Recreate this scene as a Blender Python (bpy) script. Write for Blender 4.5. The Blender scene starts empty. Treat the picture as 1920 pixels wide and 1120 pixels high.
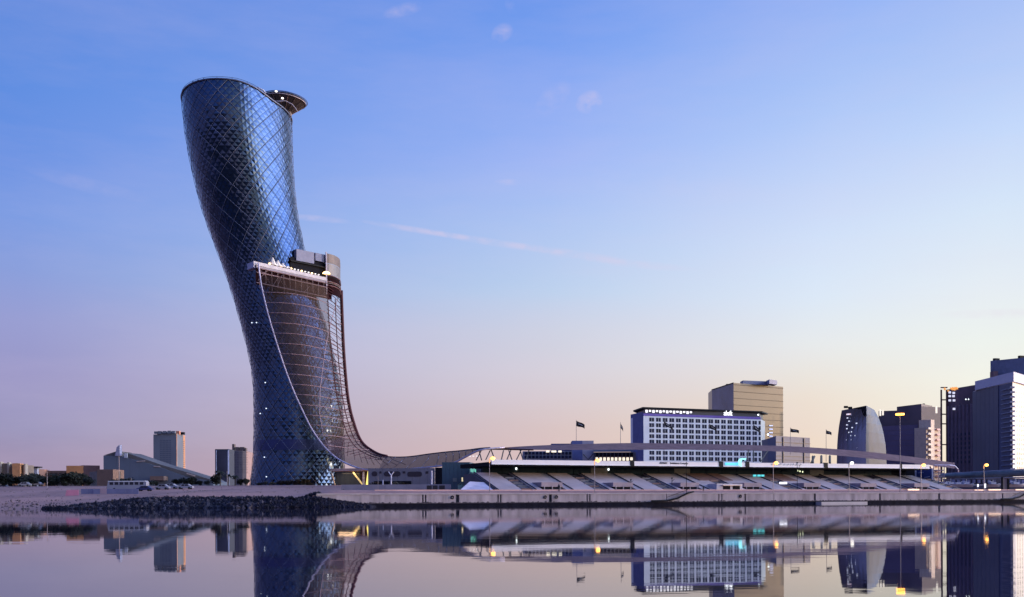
import bpy, math, random
from mathutils import Vector, Matrix, noise
C = bpy.context.scene.collection
sc = bpy.context.scene
R = math.radians
rnd = random.Random(7)

# ---------------------------------------------------------------- camera
F = 1844.0; CX = 960.0; CY = 934.0; ROLL = 0.004; CAMZ = 1.71
cam = bpy.data.cameras.new('camera'); cam_o = bpy.data.objects.new('camera', cam); C.objects.link(cam_o)
cam.sensor_width = 36; cam.lens = F / 1920 * 36; cam.shift_y = (CY - 560) / 1920
cam.clip_start = 0.5; cam.clip_end = 20000
cam_o.location = (0, 0, CAMZ); cam_o.rotation_euler = (R(90), ROLL, 0)
sc.camera = cam_o

# ---------------------------------------------------------------- colour, view
sc.view_settings.view_transform = 'Standard'; sc.view_settings.look = 'None'
sc.view_settings.gamma = 1; sc.view_settings.exposure = 0; sc.view_settings.use_curve_mapping = False
try:
    sc.cycles.max_bounces = 8; sc.cycles.glossy_bounces = 5; sc.cycles.transparent_max_bounces = 24
    sc.cycles.caustics_reflective = False; sc.cycles.caustics_refractive = False
    sc.cycles.sample_clamp_indirect = 4
except Exception: pass

def lin(c):
    return tuple(((x/255.0)/12.92 if x/255.0 <= 0.04045 else ((x/255.0+0.055)/1.055)**2.4) for x in c)
def srgb(*c): return lin(c) + (1.0,)

# ---------------------------------------------------------------- sky (dusk: sun just above the horizon to the right)
SUN_AZ, SUN_EL = 84.0, 3.5
w = bpy.data.worlds.new('World'); sc.world = w; w.use_nodes = True
nt = w.node_tree; nt.nodes.clear(); N = nt.nodes.new; L = nt.links.new
def math_n(op, a, b=None, c=None, clamp=False, tree=None):
    n = (tree or nt).nodes.new('ShaderNodeMath'); n.operation = op; n.use_clamp = clamp
    for i, v in enumerate((a, b, c)):
        if v is None: continue
        if isinstance(v, (int, float)): n.inputs[i].default_value = v
        else: (tree or nt).links.new(v, n.inputs[i])
    return n.outputs[0]
tc = N('ShaderNodeTexCoord'); sep = N('ShaderNodeSeparateXYZ'); L(tc.outputs['Generated'], sep.inputs[0])
dx, dy, dz = sep.outputs
sa = math.sin(R(SUN_AZ)); ca = math.cos(R(SUN_AZ))
g = math_n('ADD', math_n('MULTIPLY', dx, sa), math_n('MULTIPLY', dy, ca))
ez = math_n('MAXIMUM', dz, 0.0)
def ramp(stops):
    r = N('ShaderNodeValToRGB'); r.color_ramp.interpolation = 'EASE' if False else 'LINEAR'
    e = r.color_ramp.elements
    while len(e) > 1: e.remove(e[-1])
    e[0].position = stops[0][0]; e[0].color = srgb(*stops[0][1])
    for p, c in stops[1:]:
        x = e.new(p); x.color = srgb(*c)
    L(ez, r.inputs[0]); return r.outputs[0]
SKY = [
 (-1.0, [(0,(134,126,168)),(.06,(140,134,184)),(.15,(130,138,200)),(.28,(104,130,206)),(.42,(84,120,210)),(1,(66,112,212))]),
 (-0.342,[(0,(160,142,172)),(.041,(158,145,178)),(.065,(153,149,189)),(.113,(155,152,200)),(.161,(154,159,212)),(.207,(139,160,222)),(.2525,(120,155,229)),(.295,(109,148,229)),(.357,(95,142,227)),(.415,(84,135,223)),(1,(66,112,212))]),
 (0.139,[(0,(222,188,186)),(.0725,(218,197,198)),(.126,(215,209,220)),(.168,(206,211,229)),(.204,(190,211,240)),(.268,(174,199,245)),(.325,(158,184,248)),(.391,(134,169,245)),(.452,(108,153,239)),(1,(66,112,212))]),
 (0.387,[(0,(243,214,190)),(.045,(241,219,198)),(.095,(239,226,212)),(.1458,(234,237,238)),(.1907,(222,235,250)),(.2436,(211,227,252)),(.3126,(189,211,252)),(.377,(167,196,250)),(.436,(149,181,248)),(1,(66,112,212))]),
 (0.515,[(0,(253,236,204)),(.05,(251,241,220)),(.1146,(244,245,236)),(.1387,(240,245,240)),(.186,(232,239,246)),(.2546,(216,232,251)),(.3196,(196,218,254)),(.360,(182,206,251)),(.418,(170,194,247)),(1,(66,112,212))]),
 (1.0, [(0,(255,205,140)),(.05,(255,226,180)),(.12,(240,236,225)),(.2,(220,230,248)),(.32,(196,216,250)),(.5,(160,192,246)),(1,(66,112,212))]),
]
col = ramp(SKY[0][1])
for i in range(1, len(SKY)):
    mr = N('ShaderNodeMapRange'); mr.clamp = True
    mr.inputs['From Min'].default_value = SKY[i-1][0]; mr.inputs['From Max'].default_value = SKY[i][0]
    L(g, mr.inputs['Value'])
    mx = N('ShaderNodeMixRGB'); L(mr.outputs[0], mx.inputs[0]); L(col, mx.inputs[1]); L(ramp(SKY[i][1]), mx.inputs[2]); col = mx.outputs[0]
# thin high cloud wisps, fixed in azimuth / elevation
az = math_n('ARCTAN2', dx, dy); el = math_n('ARCSINE', dz)
cn = N('ShaderNodeTexNoise'); cn.inputs['Scale'].default_value = 55; cn.inputs['Detail'].default_value = 7
mp = N('ShaderNodeMapping'); mp.inputs['Scale'].default_value = (1, 1, 1.6); L(tc.outputs['Generated'], mp.inputs[0]); L(mp.outputs[0], cn.inputs['Vector'])
cnoise = math_n('MULTIPLY', math_n('SUBTRACT', cn.outputs[0], 0.38), 3.6, clamp=True)
def aezl(px, py):
    v = Vector(((px-CX)/F, 1, (CY-py)/F)).normalized(); return math.atan2(v.x, v.y), math.asin(v.z)
wisps = [  # px, py, half length, half height, tilt (deg), strength
 (1108,192,26,20,-20,.75),(760,18,40,12,-15,.45),(945,62,16,22,60,.5),(1040,185,40,22,-40,.25),
 (600,409,60,7,3,.6),(790,432,120,6.5,8,.8),(930,455,140,8,9,.7),(1080,478,140,9,10,.6),(1200,497,110,9,8,.4),
 (955,342,26,7,0,.35),(170,345,100,14,9,.22),(1880,592,100,10,4,.45),(960,10,14,10,70,.3),(1240,350,200,40,5,.10)]
tot = None
for px, py, hl, hh, tilt, st in wisps:
    a0, e0 = aezl(px, py); s = F*1.0
    da = math_n('MULTIPLY', math_n('SUBTRACT', az, a0), F*0.95); de = math_n('MULTIPLY', math_n('SUBTRACT', el, e0), F*1.05)
    ct, sn = math.cos(R(tilt)), math.sin(R(tilt))
    u = math_n('MULTIPLY', math_n('SUBTRACT', math_n('MULTIPLY', da, ct), math_n('MULTIPLY', de, sn)), 1/hl)
    v = math_n('MULTIPLY', math_n('ADD', math_n('MULTIPLY', da, sn), math_n('MULTIPLY', de, ct)), 1/hh)
    q = math_n('SUBTRACT', 1.0, math_n('ADD', math_n('MULTIPLY', u, u), math_n('MULTIPLY', v, v)), clamp=True)
    q = math_n('MULTIPLY', math_n('MULTIPLY', q, math_n('ADD', cnoise, .35, clamp=True) if 2 < tilt < 11 else cnoise), st*(.42 if 2 < tilt < 11 else .6))
    tot = q if tot is None else math_n('ADD', tot, q, clamp=True)
hn = N('ShaderNodeTexNoise'); hn.inputs['Scale'].default_value = 2.2; hn.inputs['Detail'].default_value = 8; hn.inputs['Roughness'].default_value = .62
hm = N('ShaderNodeMapping'); hm.inputs['Scale'].default_value = (1, 1, 4.5); hm.inputs['Rotation'].default_value = (0, R(9), 0); L(tc.outputs['Generated'], hm.inputs[0]); L(hm.outputs[0], hn.inputs['Vector'])
veil = math_n('MULTIPLY', math_n('SUBTRACT', hn.outputs[0], .44), .55, clamp=True)
tot = math_n('ADD', tot, veil, clamp=True)
cm = N('ShaderNodeMixRGB'); L(tot, cm.inputs[0]); L(col, cm.inputs[1]); cm.inputs[2].default_value = srgb(226,208,232); col = cm.outputs[0]
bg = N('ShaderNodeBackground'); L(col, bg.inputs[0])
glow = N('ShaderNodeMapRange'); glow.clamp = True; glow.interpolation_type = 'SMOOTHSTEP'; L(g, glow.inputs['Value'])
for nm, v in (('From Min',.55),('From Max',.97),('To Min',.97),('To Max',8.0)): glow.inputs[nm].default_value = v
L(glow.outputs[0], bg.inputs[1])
sk = N('ShaderNodeTexSky'); sk.sky_type = 'NISHITA'; sk.sun_disc = False; sk.sun_elevation = R(SUN_EL); sk.sun_rotation = R(SUN_AZ)
bg2 = N('ShaderNodeBackground'); L(sk.outputs[0], bg2.inputs[0]); bg2.inputs[1].default_value = 0.006
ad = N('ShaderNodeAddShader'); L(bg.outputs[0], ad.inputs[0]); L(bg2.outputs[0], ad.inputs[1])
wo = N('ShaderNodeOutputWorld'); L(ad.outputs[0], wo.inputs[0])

sun = bpy.data.lights.new('sun', 'SUN'); sun.energy = 2.0; sun.angle = R(0.6); sun.color = (1.0, 0.66, 0.36)
so = bpy.data.objects.new('sun', sun); C.objects.link(so)
sd = Vector((sa*math.cos(R(SUN_EL)), ca*math.cos(R(SUN_EL)), math.sin(R(SUN_EL))))
so.rotation_euler = sd.to_track_quat('Z', 'Y').to_euler()

# ---------------------------------------------------------------- projection helpers (pixel of the 1920 px photo + real distance -> place)
cr, sr = math.cos(ROLL), math.sin(ROLL)
def P(px, py, Y):
    a, b = px-CX, py-CY
    return Vector(((a*cr - b*sr)*Y/F, Y, CAMZ - (b*cr + a*sr)*Y/F))
def proj(v):
    a, b = v[0]*F/v[1], -(v[2]-CAMZ)*F/v[1]
    return a*cr + b*sr + CX, b*cr - a*sr + CY
def X_at(px, Y): return P(px, CY, Y).x

# ---------------------------------------------------------------- mesh helper
class MB:
    def __init__(s): s.v = []; s.f = []
    def quad(s, *p):
        i = len(s.v); s.v += [Vector(x) for x in p]; s.f.append(tuple(range(i, i+len(p)))); return s
    def prism(s, poly, z0, z1, ztop=None):      # poly: list of (x,y) ; ztop: list of z per vertex
        n = len(poly); i = len(s.v)
        a = sum(poly[k][0]*poly[(k+1)%n][1]-poly[(k+1)%n][0]*poly[k][1] for k in range(n))
        if a < 0:
            poly = list(poly)[::-1]; ztop = None if ztop is None else list(ztop)[::-1]
        s.v += [Vector((p[0], p[1], z0)) for p in poly]
        s.v += [Vector((p[0], p[1], z1 if ztop is None else ztop[k])) for k, p in enumerate(poly)]
        s.f.append(tuple(range(i+n-1, i-1, -1))); s.f.append(tuple(range(i+n, i+2*n)))
        for k in range(n): s.f.append((i+k, i+(k+1)%n, i+n+(k+1)%n, i+n+k))
        return s
    def box(s, c, size, rz=0.0, rot=None):
        m = rot or Matrix.Rotation(rz, 3, 'Z'); c = Vector(c); i = len(s.v)
        for z in (-.5, .5):
            for x, y in ((-.5,-.5),(.5,-.5),(.5,.5),(-.5,.5)):
                s.v.append(c + m @ Vector((x*size[0], y*size[1], z*size[2])))
        s.f += [(i+3,i+2,i+1,i),(i+4,i+5,i+6,i+7),(i,i+1,i+5,i+4),(i+1,i+2,i+6,i+5),(i+2,i+3,i+7,i+6),(i+3,i,i+4,i+7)]
        return s
    def tube(s, pts, r, n=6, closed=False, r2=None):
        pts = [Vector(p) for p in pts]; i0 = len(s.v); m = len(pts); up = Vector((0,0,1))
        for k, p in enumerate(pts):
            if closed: d = pts[(k+1)%m]-pts[k-1]
            else: d = pts[min(k+1,m-1)]-pts[max(k-1,0)]
            d.normalize(); ref = up if abs(d.z) < .95 else Vector((1,0,0))
            a = d.cross(ref).normalized(); b = d.cross(a)
            rr = r if r2 is None else r + (r2-r)*k/(m-1)
            for j in range(n):
                t = 2*math.pi*j/n; s.v.append(p + a*math.cos(t)*rr + b*math.sin(t)*rr)
        for k in range(m if closed else m-1):
            for j in range(n):
                A = i0+k*n+j; B = i0+k*n+(j+1)%n; D = i0+((k+1)%m)*n
                s.f.append((A, B, D+(j+1)%n, D+j))
        if not closed:
            s.f.append(tuple(i0+j for j in range(n))[::-1]); s.f.append(tuple(i0+(m-1)*n+j for j in range(n)))
        return s
    def lathe(s, c, prof, n=20):
        i0 = len(s.v); c = Vector(c)
        for r, z in prof:
            for j in range(n):
                t = 2*math.pi*j/n; s.v.append(c+Vector((r*math.cos(t), r*math.sin(t), z)))
        for k in range(len(prof)-1):
            for j in range(n):
                s.f.append((i0+k*n+j, i0+k*n+(j+1)%n, i0+(k+1)*n+(j+1)%n, i0+(k+1)*n+j))
        s.f.append(tuple(i0+j for j in range(n))[::-1]); s.f.append(tuple(i0+(len(prof)-1)*n+j for j in range(n)))
        return s
    def build(s, name, m=None, parent=None, smooth=False, kind=None, mesh_only=False):
        lo = Vector((min(v.x for v in s.v), min(v.y for v in s.v), min(v.z for v in s.v)))
        hi = Vector((max(v.x for v in s.v), max(v.y for v in s.v), max(v.z for v in s.v)))
        o3 = Vector(((lo.x+hi.x)/2, (lo.y+hi.y)/2, lo.z))
        me = bpy.data.meshes.new(name); me.from_pydata([v-o3 for v in s.v], [], s.f); me.update()
        if m is not None: me.materials.append(m)
        if smooth:
            me.polygons.foreach_set('use_smooth', [True]*len(me.polygons))
        if mesh_only: return me
        o = bpy.data.objects.new(name, me); C.objects.link(o); place(o, o3, parent)
        if kind: o['kind'] = kind
        return o
WP = {}
def wpos(o): return WP.get(o.name, Vector(o.location))
def place(o, p, parent=None):
    p = Vector(p)
    if parent is not None:
        o.parent = parent; o.location = p - wpos(parent)
    else: o.location = p
    WP[o.name] = p
def root(name, loc, label, cat, group=None):
    o = bpy.data.objects.new(name, None); C.objects.link(o); o.empty_display_size = 1; place(o, loc); return tag(o, label, cat, group)
def tag(o, label, cat, group=None):
    o['label'] = label; o['category'] = cat
    if group: o['group'] = group
    return o
def clone(o, p, parent=None, rz=None, name=None):
    c = o.copy(); C.objects.link(c); c.parent = None
    place(c, p, parent)
    if rz is not None: c.rotation_euler = (0, 0, rz)
    return c
def inst(name, me, p, parent, rz=0.0):
    o = bpy.data.objects.new(name, me); C.objects.link(o); o.rotation_euler = (0, 0, rz); place(o, p, parent); return o
def copy_tree(src, off, label=None, group=None):
    c = src.copy(); C.objects.link(c); c.location = Vector(src.location)+Vector(off); WP[c.name] = c.location.copy()
    if label: c['label'] = label
    if group: c['group'] = group
    for ch in list(src.children):
        d = ch.copy(); C.objects.link(d); d.parent = c
        for gch in list(ch.children):
            e = gch.copy(); C.objects.link(e); e.parent = d
    return c

# ---------------------------------------------------------------- materials
MATS = {}
def mat(name, color, rough=.6, metal=0.0, var=.15, scale=.5, emit=None, es=0.0, alpha=1.0, bump=0.0, ior=1.45, stretch=(1,1,1), bscale=None, spec=None):
    if name in MATS: return MATS[name]
    m = bpy.data.materials.new(name); m.use_nodes = True; t = m.node_tree; b = t.nodes['Principled BSDF']
    col = color if len(color) == 4 else tuple(color)+(1,)
    b.inputs['Roughness'].default_value = rough; b.inputs['Metallic'].default_value = metal; b.inputs['IOR'].default_value = ior
    geo = t.nodes.new('ShaderNodeNewGeometry'); mp = t.nodes.new('ShaderNodeMapping'); t.links.new(geo.outputs['Position'], mp.inputs[0])
    mp.inputs['Scale'].default_value = stretch
    n = t.nodes.new('ShaderNodeTexNoise'); n.inputs['Scale'].default_value = scale; n.inputs['Detail'].default_value = 6; t.links.new(mp.outputs[0], n.inputs['Vector'])
    r = t.nodes.new('ShaderNodeValToRGB'); e = r.color_ramp.elements
    e[0].position = .3; e[0].color = tuple(x*(1-var) for x in col[:3])+(1,)
    e[1].position = .7; e[1].color = tuple(min(1, x*(1+var)) for x in col[:3])+(1,)
    t.links.new(n.outputs[0], r.inputs[0]); t.links.new(r.outputs[0], b.inputs['Base Color'])
    if bump:
        n2 = t.nodes.new('ShaderNodeTexNoise'); n2.inputs['Scale'].default_value = bscale or scale*6; n2.inputs['Detail'].default_value = 5
        t.links.new(mp.outputs[0], n2.inputs['Vector'])
        bp = t.nodes.new('ShaderNodeBump'); bp.inputs['Distance'].default_value = bump; t.links.new(n2.outputs[0], bp.inputs['Height']); t.links.new(bp.outputs[0], b.inputs['Normal'])
    if emit is not None:
        b.inputs['Emission Color'].default_value = tuple(emit)+(1,); b.inputs['Emission Strength'].default_value = es
    if spec is not None: b.inputs['Specular IOR Level'].default_value = spec
    if alpha < 1: b.inputs['Alpha'].default_value = alpha
    MATS[name] = m; return m
def glass_mat(name, color, metal=.85, rough=.06, var=.2, scale=.15):
    return mat(name, color, rough=rough, metal=metal, var=var, scale=scale)

M_conc = mat('concrete', (.30,.27,.28), .85, var=.22, scale=.35, bump=.02, stretch=(1,1,.25))
M_conc_l = mat('pale_concrete', (.44,.39,.41), .8, var=.12, scale=.3, bump=.01)
M_white = mat('white_paint', (.80,.78,.80), .5, var=.05)
M_dark = mat('dark_recess', (.008,.008,.014), .7, spec=.08)
M_black = mat('black_metal', (.012,.012,.015), .6, spec=.15)
M_steel = mat('grey_steel', (.35,.34,.38), .4, metal=.6)
M_algae = mat('wet_stained_concrete', (.008,.008,.016), .9, var=.4, scale=.8)
M_algae.node_tree.nodes['Principled BSDF'].inputs['Specular IOR Level'].default_value = .1

# ---------------------------------------------------------------- water, ground
ANG = math.atan(.414); U = Vector((math.cos(ANG), math.sin(ANG), 0)); NI = Vector((-math.sin(ANG), math.cos(ANG), 0)); O0 = Vector((-6.8, 210, 0))
def S(s, t, z): return O0 + U*s + NI*t + Vector((0, 0, z))
def s_at(px, t):       # s on the line t=const that projects at column px
    k = (px-CX)/F
    ax = O0.x + NI.x*t; ay = O0.y + NI.y*t
    return (k*ay - ax)/(U.x - k*U.y)
def shoreY(x):
    if x > -30: return 210 + .414*(x+6.8)
    pts = [(-6000,150),(-600,170),(-160,181),(-97,184),(-66,187),(-46,193.4),(-38,197.1),(-34,198.74),(-30,200.4)]
    for (a, ya), (b, yb) in zip(pts, pts[1:]):
        if a <= x <= b: return ya + (yb-ya)*(x-a)/(b-a)
    return 150
def interp(t, tab):
    if t <= tab[0][0]: return tab[0][1]
    for (a, ya), (b, yb) in zip(tab, tab[1:]):
        if t <= b: return ya + (yb-ya)*(t-a)/(b-a)
    return tab[-1][1]
ROCK = [(-8,-2.5),(0,-.15),(6,1.1),(13,2.2),(18,2.6),(45,3.5),(100,4.9),(150,6.3),(175,6.6),(9000,6.6)]
SAND = [(-8,-.8),(0,-.05),(10,.5),(30,1.7),(70,3.6),(110,5.2),(150,6.3),(175,6.6),(9000,6.6)]
QUAY = [(-8,-2.5),(.3,-2.2),(.6,2.72),(5,2.73),(14,3.5),(30,3.7),(60,3.8),(120,5.2),(175,6.4),(300,6.6),(9000,6.6)]
def sstep(a, b, x):
    t = max(0, min(1, (x-a)/(b-a))); return t*t*(3-2*t)
def ground_z(x, y):
    t = y - shoreY(x)
    kl = sstep(-90, -72, x); z1 = interp(t, SAND)*(1-kl) + interp(t, ROCK)*kl
    kq = sstep(-47, -38, x); return z1*(1-kq) + interp(t, QUAY)*kq
xs = []; x = -7000.0
while x < 7000:
    xs.append(x); ax = abs(x+10); x += 1.5 if ax < 110 else (4 if ax < 260 else (40 if ax < 900 else 400))
ts = [-8,-4,-2,0,.3,.6,1.2,2,3,4,6,8,10,12,14,16,18,22,26,30,36,45,55,70,85,100,120,140,150,160,175,220,300,500,900,2000,5000,9000]
gv = []; gf = []
for x in xs:
    for t in ts:
        y = shoreY(x)+t; z = ground_z(x, y)
        if abs(x) < 300 and 2 < t < 200: z += .10*noise.noise(Vector((x*.12, y*.12, 0)))*min(1, t/14)*(0.4 if x > -20 else 1.6)
        gv.append((x, y, z))
nt_ = len(ts)
for i in range(len(xs)-1):
    for j in range(nt_-1): gf.append((i*nt_+j, (i+1)*nt_+j, (i+1)*nt_+j+1, i*nt_+j+1))
gm = bpy.data.meshes.new('ground'); gm.from_pydata(gv, [], gf); gm.update()
gm.polygons.foreach_set('use_smooth', [True]*len(gm.polygons))
go = bpy.data.objects.new('ground', gm); C.objects.link(go); go['kind'] = 'structure'
m = bpy.data.materials.new('sandy_ground'); m.use_nodes = True; t = m.node_tree; b = t.nodes['Principled BSDF']; b.inputs['Roughness'].default_value = .95
geo = t.nodes.new('ShaderNodeNewGeometry')
def nz(scale, det=6, stretch=(1,1,1)):
    mpp = t.nodes.new('ShaderNodeMapping'); mpp.inputs['Scale'].default_value = stretch; t.links.new(geo.outputs['Position'], mpp.inputs[0])
    q = t.nodes.new('ShaderNodeTexNoise'); q.inputs['Scale'].default_value = scale; q.inputs['Detail'].default_value = det; t.links.new(mpp.outputs[0], q.inputs['Vector']); return q.outputs[0]
def cr2(fac, c0, c1, p0=.35, p1=.65):
    r = t.nodes.new('ShaderNodeValToRGB'); r.color_ramp.elements[0].position = p0; r.color_ramp.elements[1].position = p1
    r.color_ramp.elements[0].color = tuple(c0)+(1,); r.color_ramp.elements[1].color = tuple(c1)+(1,); t.links.new(fac, r.inputs[0]); return r.outputs[0]
c_a = cr2(nz(.05, 8, (1,.6,1)), (.25,.125,.115), (.41,.215,.195))
mxg = t.nodes.new('ShaderNodeMixRGB'); mxg.blend_type = 'MULTIPLY'; mxg.inputs[0].default_value = .6
t.links.new(c_a, mxg.inputs[1]); t.links.new(cr2(nz(.9, 8), (.55,.55,.55), (1,1,1)), mxg.inputs[2])
t.links.new(mxg.outputs[0], b.inputs['Base Color'])
bp = t.nodes.new('ShaderNodeBump'); bp.inputs['Distance'].default_value = .15; t.links.new(nz(1.2, 8), bp.inputs['Height']); t.links.new(bp.outputs[0], b.inputs['Normal'])
gm.materials.append(m)

wm = bpy.data.meshes.new('water'); wv = []; wf = []
wv = [(-7000,-7000,0),(7000,-7000,0),(7000,7000,0),(-7000,7000,0)]
wm.from_pydata(wv, [], [(0,1,2,3)]); wo_ = bpy.data.objects.new('water', wm); C.objects.link(wo_); wo_['kind'] = 'structure'
m = bpy.data.materials.new('calm_water'); m.use_nodes = True; t = m.node_tree; b = t.nodes['Principled BSDF']
b.inputs['Base Color'].default_value = (.012,.010,.028,1); b.inputs['Roughness'].default_value = .025; b.inputs['IOR'].default_value = 1.38
geo = t.nodes.new('ShaderNodeNewGeometry')
bp = t.nodes.new('ShaderNodeBump'); bp.inputs['Distance'].default_value = .010; bp.inputs['Strength'].default_value = .26
t.links.new(nz(.6, 4, (.35,1,1)), bp.inputs['Height']); t.links.new(bp.outputs[0], b.inputs['Normal'])
r_n = t.nodes.new('ShaderNodeMapRange'); t.links.new(nz(.02, 5, (.4,1,1)), r_n.inputs['Value'])
for nm, v in (('From Min',.4),('From Max',.7),('To Min',.012),('To Max',.055)): r_n.inputs[nm].default_value = v
t.links.new(r_n.outputs[0], b.inputs['Roughness'])
wm.materials.append(m)

def ground_hit(px, py):
    Y = 170.0
    while Y < 700:
        x = X_at(px, Y); z = ground_z(x, Y)
        if Y > shoreY(x)+1 and proj((x, Y, z))[1] <= py: return Vector((x, Y, z))
        Y += .5
    return Vector((X_at(px, 420), 420, 6.6))

# the bank the photograph was taken from, behind the camera
q = MB(); q.v = [Vector(p) for p in ((-7000,-3,-1),(7000,-3,-1),(7000,-9,1.0),(-7000,-9,1.0),(-7000,-7000,3),(7000,-7000,3))]; q.f = [(0,1,2,3),(3,2,5,4)]
o = q.build('near_bank', mat('dark_earth', (.06,.05,.05), .95)); o['kind'] = 'structure'
# ================================================================ the leaning tower
LT = [(175,341),(195,341),(250,347.5),(300,356),(350,368),(400,380.5),(450,400),(500,419),(550,436),(600,450.5),(650,464),(700,475),(740,477),(800,477),(850,476.5),(885,474),(915,467)]
RT = [(205,546),(250,546.5),(300,548),(350,551),(400,556),(450,566),(500,578),(565,594),(600,608),(650,622),(700,632),(740,640),(800,644),(850,645),(915,645)]
TD = 388.0; ZB = 3.65; DZ = 4.113; NROW = 37; ZT = ZB + DZ*NROW; BRB = .98; BRT = 1.36
def BRf(z): return BRB+(BRT-BRB)*sstep(88, 152, z)
prof = []
for k in range(32):
    z = ZB + (ZT-ZB)*k/31.0
    cx, a = -108.0, 19.0
    for it in range(12):
        lo = None; hi = None
        for q in range(120):
            th = 2*math.pi*q/120
            p = (cx+a*math.cos(th), TD-a*BRf(z)*math.sin(th), z); s_ = proj(p)
            if lo is None or s_[0] < lo[0]: lo = s_
            if hi is None or s_[0] > hi[0]: hi = s_
        l = interp(lo[1], LT); r_ = interp(hi[1], RT); sc_ = TD/F
        cx += ((l-lo[0])+(r_-hi[0]))/2*sc_; a += ((r_-hi[0])-(l-lo[0]))/2*sc_
    prof.append((z, cx, a))
# smooth the profile
for _ in range(2):
    prof = [prof[0]] + [(prof[i][0], (prof[i-1][1]+2*prof[i][1]+prof[i+1][1])/4, (prof[i-1][2]+2*prof[i][2]+prof[i+1][2])/4) for i in range(1, 31)] + [prof[31]]
def tw(z):
    k = max(0, min(30.999, (z-ZB)/(ZT-ZB)*31)); i = int(k); f = k-i
    a, b_ = prof[i], prof[min(31, i+1)]; return a[1]+(b_[1]-a[1])*f, a[2]+(b_[2]-a[2])*f
# the roof edge dips towards the right: read its height round the rim
RIM = [(338,190),(341,182),(345,168),(352,158),(365,150),(385,146.5),(400,146),(420,147),(440,150),(460,156),(480,165),(497,178),(509,189),(529,201),(540,213),(549,226)]
DROP = []
for q in range(73):
    th = 2*math.pi*q/72; d0 = 0.0
    if math.sin(th) > -.15:
        for it in range(8):
            cx, a = tw(ZT-d0); p = (cx+a*math.cos(th), TD-a*BRf(ZT-d0)*math.sin(th), ZT-d0); u_ = proj(p); d0 += (interp(u_[0], RIM)-u_[1])*p[1]/F*.8
        d0 = max(-2.0, min(9.0, d0))
    else: d0 = None
    DROP.append(d0)
first = [q for q in range(73) if DROP[q] is not None]
hi_ = max(q for q in first if q < 50); lo_ = min(q for q in first if q > 50) if any(q > 50 for q in first) else 72
for q in range(73):
    if DROP[q] is None: f = (q-hi_)/(lo_-hi_); DROP[q] = DROP[hi_]+(DROP[lo_]-DROP[hi_])*f
for _ in range(3): DROP = [(DROP[q-1 if q else 71]+2*DROP[q]+DROP[q+1 if q < 72 else 1])/4 for q in range(73)]
def rimz(phi):
    u_ = (phi/(2*math.pi)) % 1.0*72; i = int(u_); return ZT-(DROP[i]+(DROP[i+1]-DROP[i])*(u_-i))
def TS(phi, z, off=0.0):
    z2 = min(max(z, ZB-3), rimz(phi)); cx, a = tw(z2)
    return Vector((cx+(a+off)*math.cos(phi), TD-(a*BRf(z2)+off)*math.sin(phi), z2))
tower = root('leaning_tower', (tw(6.6)[0], TD, 6.6), 'tall leaning glass tower with a diamond steel grid rising on the left of the quay', 'tower')
M_glass = mat('tower_glass', (.051,.077,.143), rough=.08, metal=.95, var=.15, scale=.35)
M_skin = mat('dark_joint_skin', (.006,.008,.02), .4)
M_grid = mat('pale_grid_steel', (.16,.18,.27), .55, metal=.2)
M_band = mat('navy_louvre_band', (.035,.045,.12), .25, metal=.95)
# inner skin (dark joints between the panes)
mb = MB(); nphi = 64; zz = [ZB+(ZT-ZB)*k/60 for k in range(61)]
for k in range(60):
    for q in range(nphi):
        a0, a1 = 2*math.pi*q/nphi, 2*math.pi*(q+1)/nphi
        mb.quad(TS(a1, zz[k], -.10), TS(a0, zz[k], -.10), TS(a0, zz[k+1], -.10), TS(a1, zz[k+1], -.10))
mb.build('inner_wall', M_skin, tower, smooth=True)
mb = MB(); ring = [TS(2*math.pi*q/nphi, ZT-1.0, -.1) for q in range(nphi)]; mb.quad(*ring); mb.build('roof_deck', M_conc, tower)
NP = 16
def panel(mb, j, k, rr):
    ph0 = (k + .5*(j % 2))*2*math.pi/NP; h = math.pi/NP; z0 = ZB+j*DZ
    def pt(p, q, off=0): return TS(ph0+(p-q)*h, z0+(p+q)*DZ, off)
    if z0 >= ZT-.1: return
    for a in range(3):
        for b_ in range(3):
            e = .008
            p0, p1 = a/3+e, (a+1)/3-e; q0, q1 = b_/3+e, (b_+1)/3-e
            if z0+(p0+q0)*DZ >= ZT-.05: continue
            B, Rr, T, Lf = pt(p0,q0), pt(p1,q0), pt(p1,q1), pt(p0,q1)
            push = .07+rr.uniform(-.04,.04)
            jp = rr.uniform(-.015,.015)
            Cc = pt((p0+p1)/2+jp, (q0+q1)/2+jp, push)
            i = len(mb.v); mb.v += [B, Rr, T, Lf, Cc]
            mb.f += [(i+1,i,i+4),(i+2,i+1,i+4),(i+3,i+2,i+4),(i,i+3,i+4)]
cand = []
for j in range(-1, NROW):
    for k in range(NP):
        ph = (k+.5*(j % 2))*2*math.pi/NP; zc = ZB+(j+1)*DZ
        p = TS(ph, zc); nrm = Vector((math.cos(ph), -math.sin(ph)/BRf(zc), 0)).normalized()
        tocam = (Vector((0,0,CAMZ))-p); tocam.z = 0; tocam.normalize(); cand.append((nrm.dot(tocam), j, k))
cand.sort(reverse=True)
rest = MB(); n_p = 0
for d, j, k in cand:
    rr = random.Random(j*97+k)
    zc = ZB+(j+1)*DZ
    if d > -.05 and n_p < 299 and j >= 0:
        m_ = MB(); panel(m_, j, k, rr)
        if m_.v: m_.build('glass_panel', M_glass, tower); n_p += 1
    else: panel(rest, j, k, rr)
rest.build('glass_panels', M_glass, tower, kind='stuff')
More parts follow.
